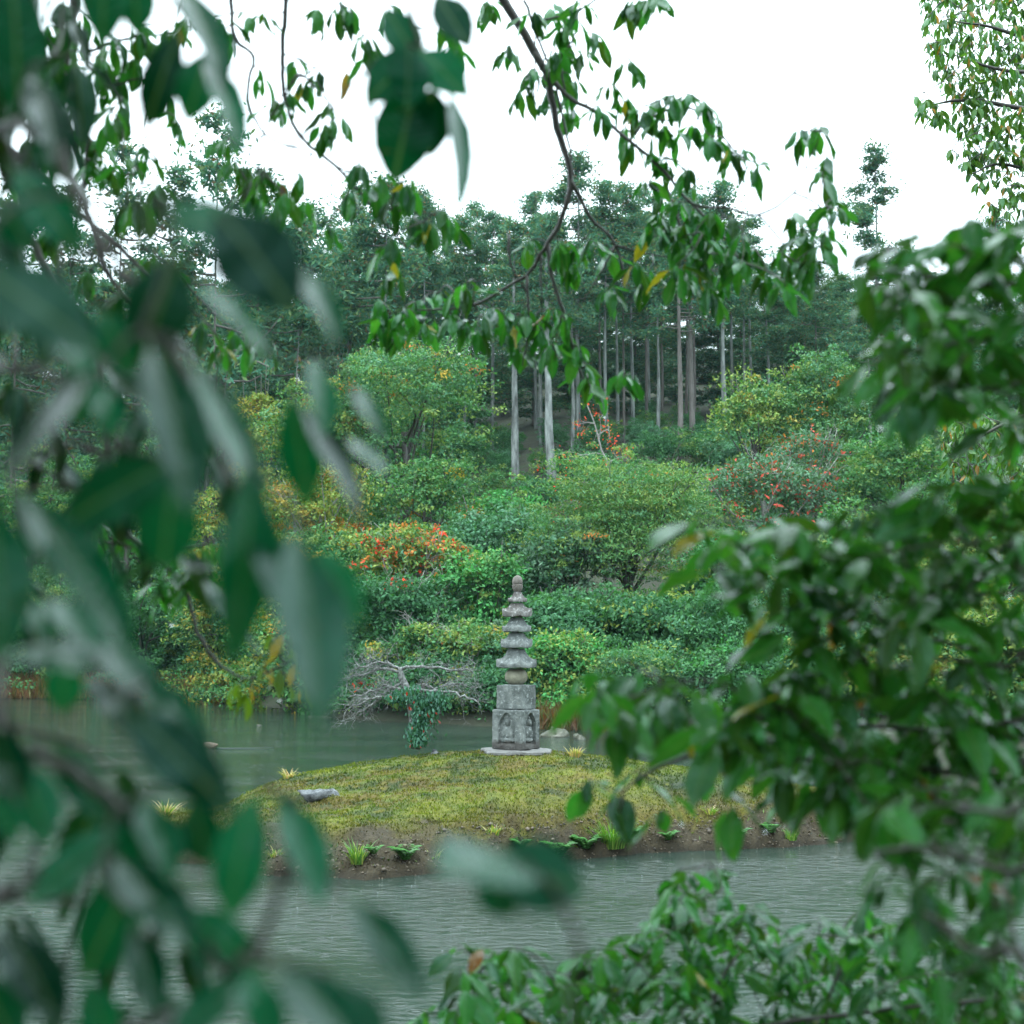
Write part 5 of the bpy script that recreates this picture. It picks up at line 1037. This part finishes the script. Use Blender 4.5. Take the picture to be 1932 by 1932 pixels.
# --- the overhanging branch in the middle
C6 = Broadleaf('evergreen_tree', 'evergreen tree whose dark forked bough hangs down in the top centre', (-3.4, 3.6, float(ground_h(-3.4, 3.6))), 903)
zb = C6.base[2]; D6 = 6.0
C6.branch([(-3.4, 3.6, zb - 0.2), (-3.35, 3.7, 2.5), (-3.1, 4.0, 4.6), (-2.3, 4.7, 6.3), (-1.1, 5.5, 6.9)], 0.16, 0.06, 12, 'trunk')
C6.branch([(-1.1, 5.5, 6.9), (-0.35, 5.9, 6.3)] + [P(x, y, D6) for x, y in ((915, -60), (950, 0), (1000, 84), (1034, 151), (1051, 241), (1077, 338), (1054, 425), (1020, 479), (994, 519), (893, 576), (786, 586))], 0.025, 0.0035, 9, sub=5)
ib = lambda pts, r0, r1, dd=0.0: C6.branch([P(x, y, D6 + dd * i) for i, (x, y) in enumerate(pts)], r0, r1)
ib([(1077, 338), (1111, 405), (1161, 462), (1181, 536)], 0.010, 0.004)
ib([(1000, 87), (1067, 178), (1118, 208), (1188, 265), (1252, 322), (1306, 385), (1370, 392), (1430, 405), (1497, 363), (1527, 301), (1550, 247)], 0.010, 0.002, -0.06)
ib([(1430, 405), (1470, 449), (1500, 500), (1510, 530)], 0.004, 0.002, -0.03)
ib([(1497, 363), (1537, 382), (1555, 410), (1540, 470)], 0.004, 0.002, -0.02)
ib([(994, 519), (997, 620), (985, 690)], 0.007, 0.003); ib([(1034, 460), (1040, 520), (1057, 570), (1077, 640), (1090, 690), (1115, 730), (1150, 735), (1180, 708)], 0.009, 0.003)
ib([(960, 442), (964, 500), (994, 553)], 0.006, 0.003); ib([(1161, 462), (1130, 520), (1088, 585)], 0.005, 0.002); ib([(1020, 479), (1022, 580)], 0.006, 0.003)
ib([(990, 0), (1010, 60), (1045, 150), (1070, 260), (1082, 330)], 0.007, 0.004); ib([(1010, 70), (1008, 150), (1010, 250), (1008, 400)], 0.004, 0.0015)
ib([(1020, 40), (1060, 30), (1100, 15), (1150, -20)], 0.005, 0.004); ib([(1067, 178), (1060, 120), (1085, 60), (1095, 0)], 0.005, 0.003); ib([(1188, 265), (1220, 230), (1270, 205), (1330, 215), (1385, 285), (1430, 310)], 0.007, 0.0025, -0.04)
ib([(1252, 322), (1270, 390), (1300, 450), (1330, 500)], 0.007, 0.003, -0.03); ib([(1306, 385), (1350, 430), (1390, 480), (1420, 520)], 0.006, 0.003, -0.02); ib([(1161, 462), (1230, 480), (1300, 490)], 0.005, 0.0025); ib([(1150, -40), (1190, -20), (1235, -15)], 0.006, 0.003)
WC = [(920, 0), (960, 85), (1010, 20), (1040, 10), (1060, 45), (1085, 25), (1100, 0), (1195, 0), (1215, -10), (1240, -15), (1185, 108), (1005, 128), (985, 165), (1065, 118), (1085, 150), (1100, 95), (1025, 185), (1040, 160), (1075, 200), (1150, 155), (1175, 180), (1130, 198), (1210, 200), (1240, 190), (1270, 180), (1300, 175), (1330, 190), (1250, 230), (1280, 250),
      (1310, 230), (1350, 222), (1190, 262), (1230, 282), (1260, 300), (1180, 238), (1340, 255), (1380, 283), (1400, 275), (1428, 305), (1300, 312), (1220, 335), (1250, 362), (1280, 380), (1310, 395), (1340, 402), (1380, 412), (1400, 442), (1350, 452), (1300, 460), (1330, 492), (1360, 512), (1280, 450), (1260, 422), (1230, 425), (1400, 492), (1300, 522), (1420, 462),
      (1245, 400), (1290, 420), (1325, 440), (1370, 480), (1310, 480), (1340, 540), (1275, 500), (1060, 452), (1090, 462), (1120, 452), (1080, 492), (1150, 470), (1200, 490), (1225, 510), (1150, 542), (1000, 452), (1040, 130), (1120, 60), (1075, 85), (1050, 90),
      (880, 532), (860, 552), (830, 548), (800, 562), (760, 580), (740, 590), (720, 568), (780, 592), (820, 602), (850, 592), (880, 602), (910, 592), (935, 578), (960, 592), (990, 582), (1010, 592), (1040, 578), (1060, 592), (1020, 622), (1040, 642), (1070, 632), (1090, 652), (1100, 682), (1180, 700), (1190, 702), (980, 652), (720, 612), (750, 615), (800, 612), (900, 620), (950, 612), (1110, 712), (1130, 728),
      (1510, 245), (1545, 235), (1560, 292), (1550, 322), (1570, 372), (1545, 392), (1500, 402), (1580, 392), (1520, 442), (1550, 462), (1500, 492), (1470, 472), (1480, 532), (1520, 512), (1450, 512), (1560, 435), (1530, 480), (1490, 450)]
for x, y in WC:
    dd = -0.06 * max(0, (x - 1060) / 60) if y < 560 else 0
    C6.whorl(P(x, y + 2, D6 + dd + C6.rng.normal(0, 0.12)), C6.rng.integers(6, 10), 0.112, 1.0, pal_fresh, 1.0, 0.0022, 1.1)
C6.drops = 0.3
C6.canopy([(-3.6, 4.6, 7.6, 2.0, 2.0, 1.4), (-1.2, 4.0, 7.6, 2.4, 1.6, 1.0), (0.6, 2.2, 6.5, 2.4, 1.7, 0.8), (3.0, 1.6, 6.3, 2.2, 2.2, 1.0), (2.8, 3.6, 6.9, 2.0, 1.2, 0.8), (4.6, 2.6, 5.2, 1.5, 2.0, 1.8), (3.6, -0.6, 4.6, 1.8, 2.2, 2.2)], 24000, 0.17)
C6.finish()

# --- right hand shrubs
def region_shrub(name, label, base, seed, branches, regions, pal, droop, r0=0.007, limit=300, wid=1.0):
    T = Broadleaf(name, label, (base[0], base[1], float(ground_h(*base))), seed); z0 = T.base[2]
    for hw, pts in branches:
        T.branch([(base[0] + hw * 0.3, base[1], z0 - 0.15), (base[0] + hw, base[1] + 0.1, z0 + 0.55 * (P(*pts[0])[2] - z0))] + [P(*a) for a in pts], r0, 0.0035)
    for poly, sp, gaps, D0, D1, n, L, tr_ in regions:
        for p_ in scatter(T.rng, poly, sp, gaps, tr_):
            D_ = T.rng.uniform(D0, D1); T.whorl(P(p_[0], p_[1] - (28 if D_ < 3.3 else 8), D_), T.rng.integers(n - 1, n + 2), L, droop, pal, 1.1, 0.0016, wid)
    T.drops = 0.15; T.finish(limit); return T
region_shrub('evergreen_tree', 'broad leaved tree at right, its leaf clusters jutting over the forest at mid height', (1.75, 2.2), 904,
    [(0.1, [(2150, 560, 2.7), (1900, 540, 2.7), (1760, 520, 2.75), (1670, 500, 2.8)]), (0.1, [(2150, 640, 2.6), (1880, 640, 2.65), (1740, 660, 2.7), (1650, 680, 2.75)]), (0.05, [(2150, 760, 2.6), (1900, 730, 2.6), (1790, 760, 2.6)])],
    [([(1610, 520), (1690, 455), (1730, 470), (1800, 480), (1850, 430), (1960, 420), (1960, 860), (1850, 800), (1780, 780), (1700, 770), (1650, 690), (1690, 600)], 43, [(1640, 600, 30, 30), (1765, 520, 22, 20)], 2.4, 2.9, 6, 0.105, 2500)], pal_fresh, 0.45, wid=1.2)
region_shrub('evergreen_shrub', 'leafy shrub at right reaching across with glossy out of focus leaves', (1.55, 2.0), 905,
    [(0.2, [(2150, 1180, 2.7), (1850, 1120, 2.8), (1600, 1060, 2.9), (1450, 1040, 3.0), (1340, 1040, 3.0)]), (0.15, [(2150, 1300, 2.7), (1850, 1230, 2.8), (1650, 1170, 2.85), (1500, 1120, 2.9)]), (0.1, [(2150, 1120, 2.6), (1900, 1040, 2.7), (1750, 1000, 2.8)]), (0.2, [(2100, 1260, 2.5), (1900, 1260, 2.6), (1700, 1230, 2.7)])],
    [([(1300, 1010), (1400, 985), (1500, 1020), (1600, 985), (1720, 955), (1830, 930), (1960, 930), (1960, 1240), (1760, 1200), (1640, 1230), (1560, 1270), (1490, 1240), (1440, 1120), (1330, 1140)], 42, [(1880, 1170, 55, 40), (1430, 1150, 40, 30)], 2.4, 3.0, 6, 0.105, 4000)], pal_fresh, 0.35, wid=1.25)
region_shrub('evergreen_shrub', 'leafy shrub at right in front of the island end, hanging over the pond', (1.15, 1.9), 906,
    [(0.2, [(2100, 1420, 2.6), (1800, 1380, 2.8), (1500, 1360, 3.0), (1300, 1340, 3.1), (1150, 1320, 3.2)]), (0.15, [(2050, 1500, 2.5), (1800, 1460, 2.7), (1500, 1430, 2.9), (1300, 1430, 3.1), (1190, 1480, 3.1), (1170, 1530, 3.1)]), (0.1, [(2050, 1620, 2.2), (1850, 1560, 2.3), (1650, 1540, 2.4)])],
    [([(1110, 1290), (1250, 1290), (1350, 1320), (1480, 1290), (1620, 1270), (1960, 1260), (1960, 1560), (1700, 1540), (1560, 1520), (1480, 1490), (1430, 1420), (1330, 1400), (1270, 1360), (1180, 1390), (1130, 1370)], 40, [(1850, 1300, 40, 28), (1600, 1400, 30, 22)], 2.5, 3.1, 6, 0.102, 4000),
     ([(1090, 1480), (1250, 1470), (1260, 1550), (1120, 1545)], 55, (), 3.1, 3.2, 4, 0.10, 60), ([(1330, 1480), (1400, 1480), (1400, 1550), (1340, 1550)], 50, (), 3.0, 3.1, 3, 0.11, 40), ([(1490, 1500), (1540, 1500), (1540, 1560), (1500, 1560)], 50, (), 2.9, 3.0, 3, 0.11, 40)], pal_fresh, 0.5, wid=1.3)
region_shrub('evergreen_shrub', 'closest shrub at lower right, teal leaves strongly blurred', (0.95, 1.0), 907,
    [(0.1, [(2080, 1750, 1.7), (1900, 1650, 1.8), (1750, 1600, 1.85), (1650, 1610, 1.9)]), (0.1, [(2050, 1900, 1.6), (1850, 1800, 1.75), (1740, 1720, 1.8)]), (0.1, [(2080, 1600, 1.7), (1900, 1540, 1.8), (1800, 1520, 1.9)])],
    [([(1640, 1560), (1720, 1510), (1820, 1490), (1960, 1470), (1960, 1960), (1800, 1960), (1760, 1860), (1690, 1760), (1660, 1660)], 50, (), 1.9, 2.5, 5, 0.08, 1500)], pal_fresh, 0.45, wid=1.25)
region_shrub('evergreen_shrub', 'small leaved shrub along the bottom right rising from the near bank', (0.75, 3.5), 908,
    [(-0.5, [(900, 2050, 4.0), (870, 1900, 4.1), (930, 1800, 4.1)]), (-0.3, [(1100, 2050, 4.0), (1100, 1900, 4.1), (1180, 1800, 4.2), (1300, 1680, 4.2)]), (0.0, [(1350, 2050, 3.9), (1350, 1880, 4.0), (1420, 1760, 4.1)]), (0.3, [(1600, 2050, 3.8), (1560, 1900, 3.9), (1620, 1780, 3.9)]), (0.6, [(1850, 2050, 3.6), (1800, 1900, 3.7), (1760, 1840, 3.7)]), (0.1, [(1300, 2000, 3.9), (1600, 1915, 3.8), (1900, 1880, 3.7), (2000, 1860, 3.7)])],
    [([(780, 1960), (800, 1900), (870, 1840), (930, 1780), (1010, 1800), (1060, 1860), (1120, 1780), (1200, 1750), (1270, 1690), (1300, 1630), (1360, 1640), (1420, 1730), (1520, 1740), (1620, 1730), (1720, 1740), (1900, 1800), (1960, 1960)], 31,
      [(1420, 1885, 55, 45), (1330, 1720, 30, 25), (1540, 1800, 30, 20), (1660, 1830, 22, 18), (1000, 1900, 25, 20)], 3.7, 4.4, 6, 0.098, 5000),
     ([(840, 1810), (900, 1770), (950, 1800), (900, 1860)], 40, (), 4.0, 4.2, 5, 0.085, 60)], pal_fresh, 0.4, 0.008, wid=1.3)

# --- tree on the right bank, in focus
F = Broadleaf('broadleaf_tree', 'sharp leaved tree on the right bank reaching in at the upper right', (7.6, 15.0, float(ground_h(7.6, 15.0))), 909)
zb = F.base[2]; F.branch([(7.6, 15, zb - 0.3), (7.4, 15, 3.0), (7.2, 15.1, 6.0), (7.0, 15.0, 9.0), (6.8, 15, 11.0)], 0.20, 0.07, 10, 'trunk')
for pts, r0 in (([(7.1, 15, 7.5), P(2050, 130, 15), P(1900, 60, 15), P(1800, 40, 15)], 0.05), ([(7.2, 15, 6.2), P(2050, 260, 15), P(1900, 200, 15), P(1800, 190, 15), P(1740, 205, 15)], 0.045), ([(7.2, 15, 5.6), P(2050, 380, 14.8), P(1900, 310, 14.8), P(1830, 330, 14.8)], 0.04),
                ([(7.2, 15, 6.4), P(2020, 180, 14.6), P(1880, 130, 14.6), P(1790, 100, 14.6)], 0.04), ([(7.4, 15, 3.8), P(2050, 780, 14.8), P(1920, 790, 14.8), P(1840, 830, 14.8), P(1790, 860, 14.8)], 0.035), ([(7.4, 15, 3.6), P(2050, 880, 14.6), P(1930, 860, 14.6)], 0.03)):
    F.branch(pts, r0, 0.006)
for poly, sp in (([(1740, 0), (1750, 100), (1790, 170), (1820, 260), (1830, 310), (1900, 290), (1960, 300), (1960, -20), (1745, -20)], 13), ([(1728, 180), (1770, 190), (1790, 230), (1740, 210)], 13), ([(1790, 280), (1960, 290), (1960, 380), (1850, 345)], 19), ([(1765, 770), (1830, 790), (1960, 740), (1960, 950), (1800, 910)], 15), ([(1860, 380), (1960, 350), (1960, 450), (1880, 460)], 18)):
    for p_ in scatter(F.rng, poly, sp, [(1890, 185, 30, 14), (1850, 265, 25, 12)], 2500): F.whorl(P(p_[0], p_[1], 15 + F.rng.normal(0, 0.35)), F.rng.integers(6, 10), 0.13, 0.9, pal_far, 1.0, 0.004, 1.1)
F.finish()

# ------------------------------------------------------------------ wood on the near bank behind the viewpoint
rw = np.random.default_rng(990); lob = [(x, -7.5 + rw.normal(0, 0.8), z, 2.6, 1.6, 2.2) for x in np.arange(-12, 13, 3.4) for z in (1.8, 4.8, 7.6)] + [(sx * 9.5, y, z, 1.8, 2.2, 2.2) for sx in (-1,) for y in (-4, 0) for z in (2, 5, 7.5)]
tag(link('woodland', make_crown('woodland', rw, lob, 26000, PALS['dark'], 0.26, 0.8)), 'dense evergreen wood on the near bank behind the viewpoint', 'woodland', kind='stuff')

# ------------------------------------------------------------------ rainy haze
hv = np.array([(x, y, z) for z in (-3, 58) for y in (-60, 280) for x in (-180, 180)], float)
hq = np.array([(0, 2, 3, 1), (4, 5, 7, 6), (0, 1, 5, 4), (2, 6, 7, 3), (0, 4, 6, 2), (1, 3, 7, 5)])
hm = bpy.data.materials.new('haze_air'); hm.use_nodes = True; ht = hm.node_tree; ht.nodes.clear()
ho = ht.nodes.new('ShaderNodeOutputMaterial'); hp = ht.nodes.new('ShaderNodeVolumePrincipled')
hp.inputs['Color'].default_value = (0.62, 0.90, 1.0, 1); hp.inputs['Density'].default_value = 0.00013; hp.inputs['Anisotropy'].default_value = 0.2
ht.links.new(hp.outputs[0], ho.inputs['Volume'])
tag(link('haze', new_mesh('haze', hv, hq, hm)), 'thin bluish rain haze hanging over the pond and forest', 'haze', kind='stuff')
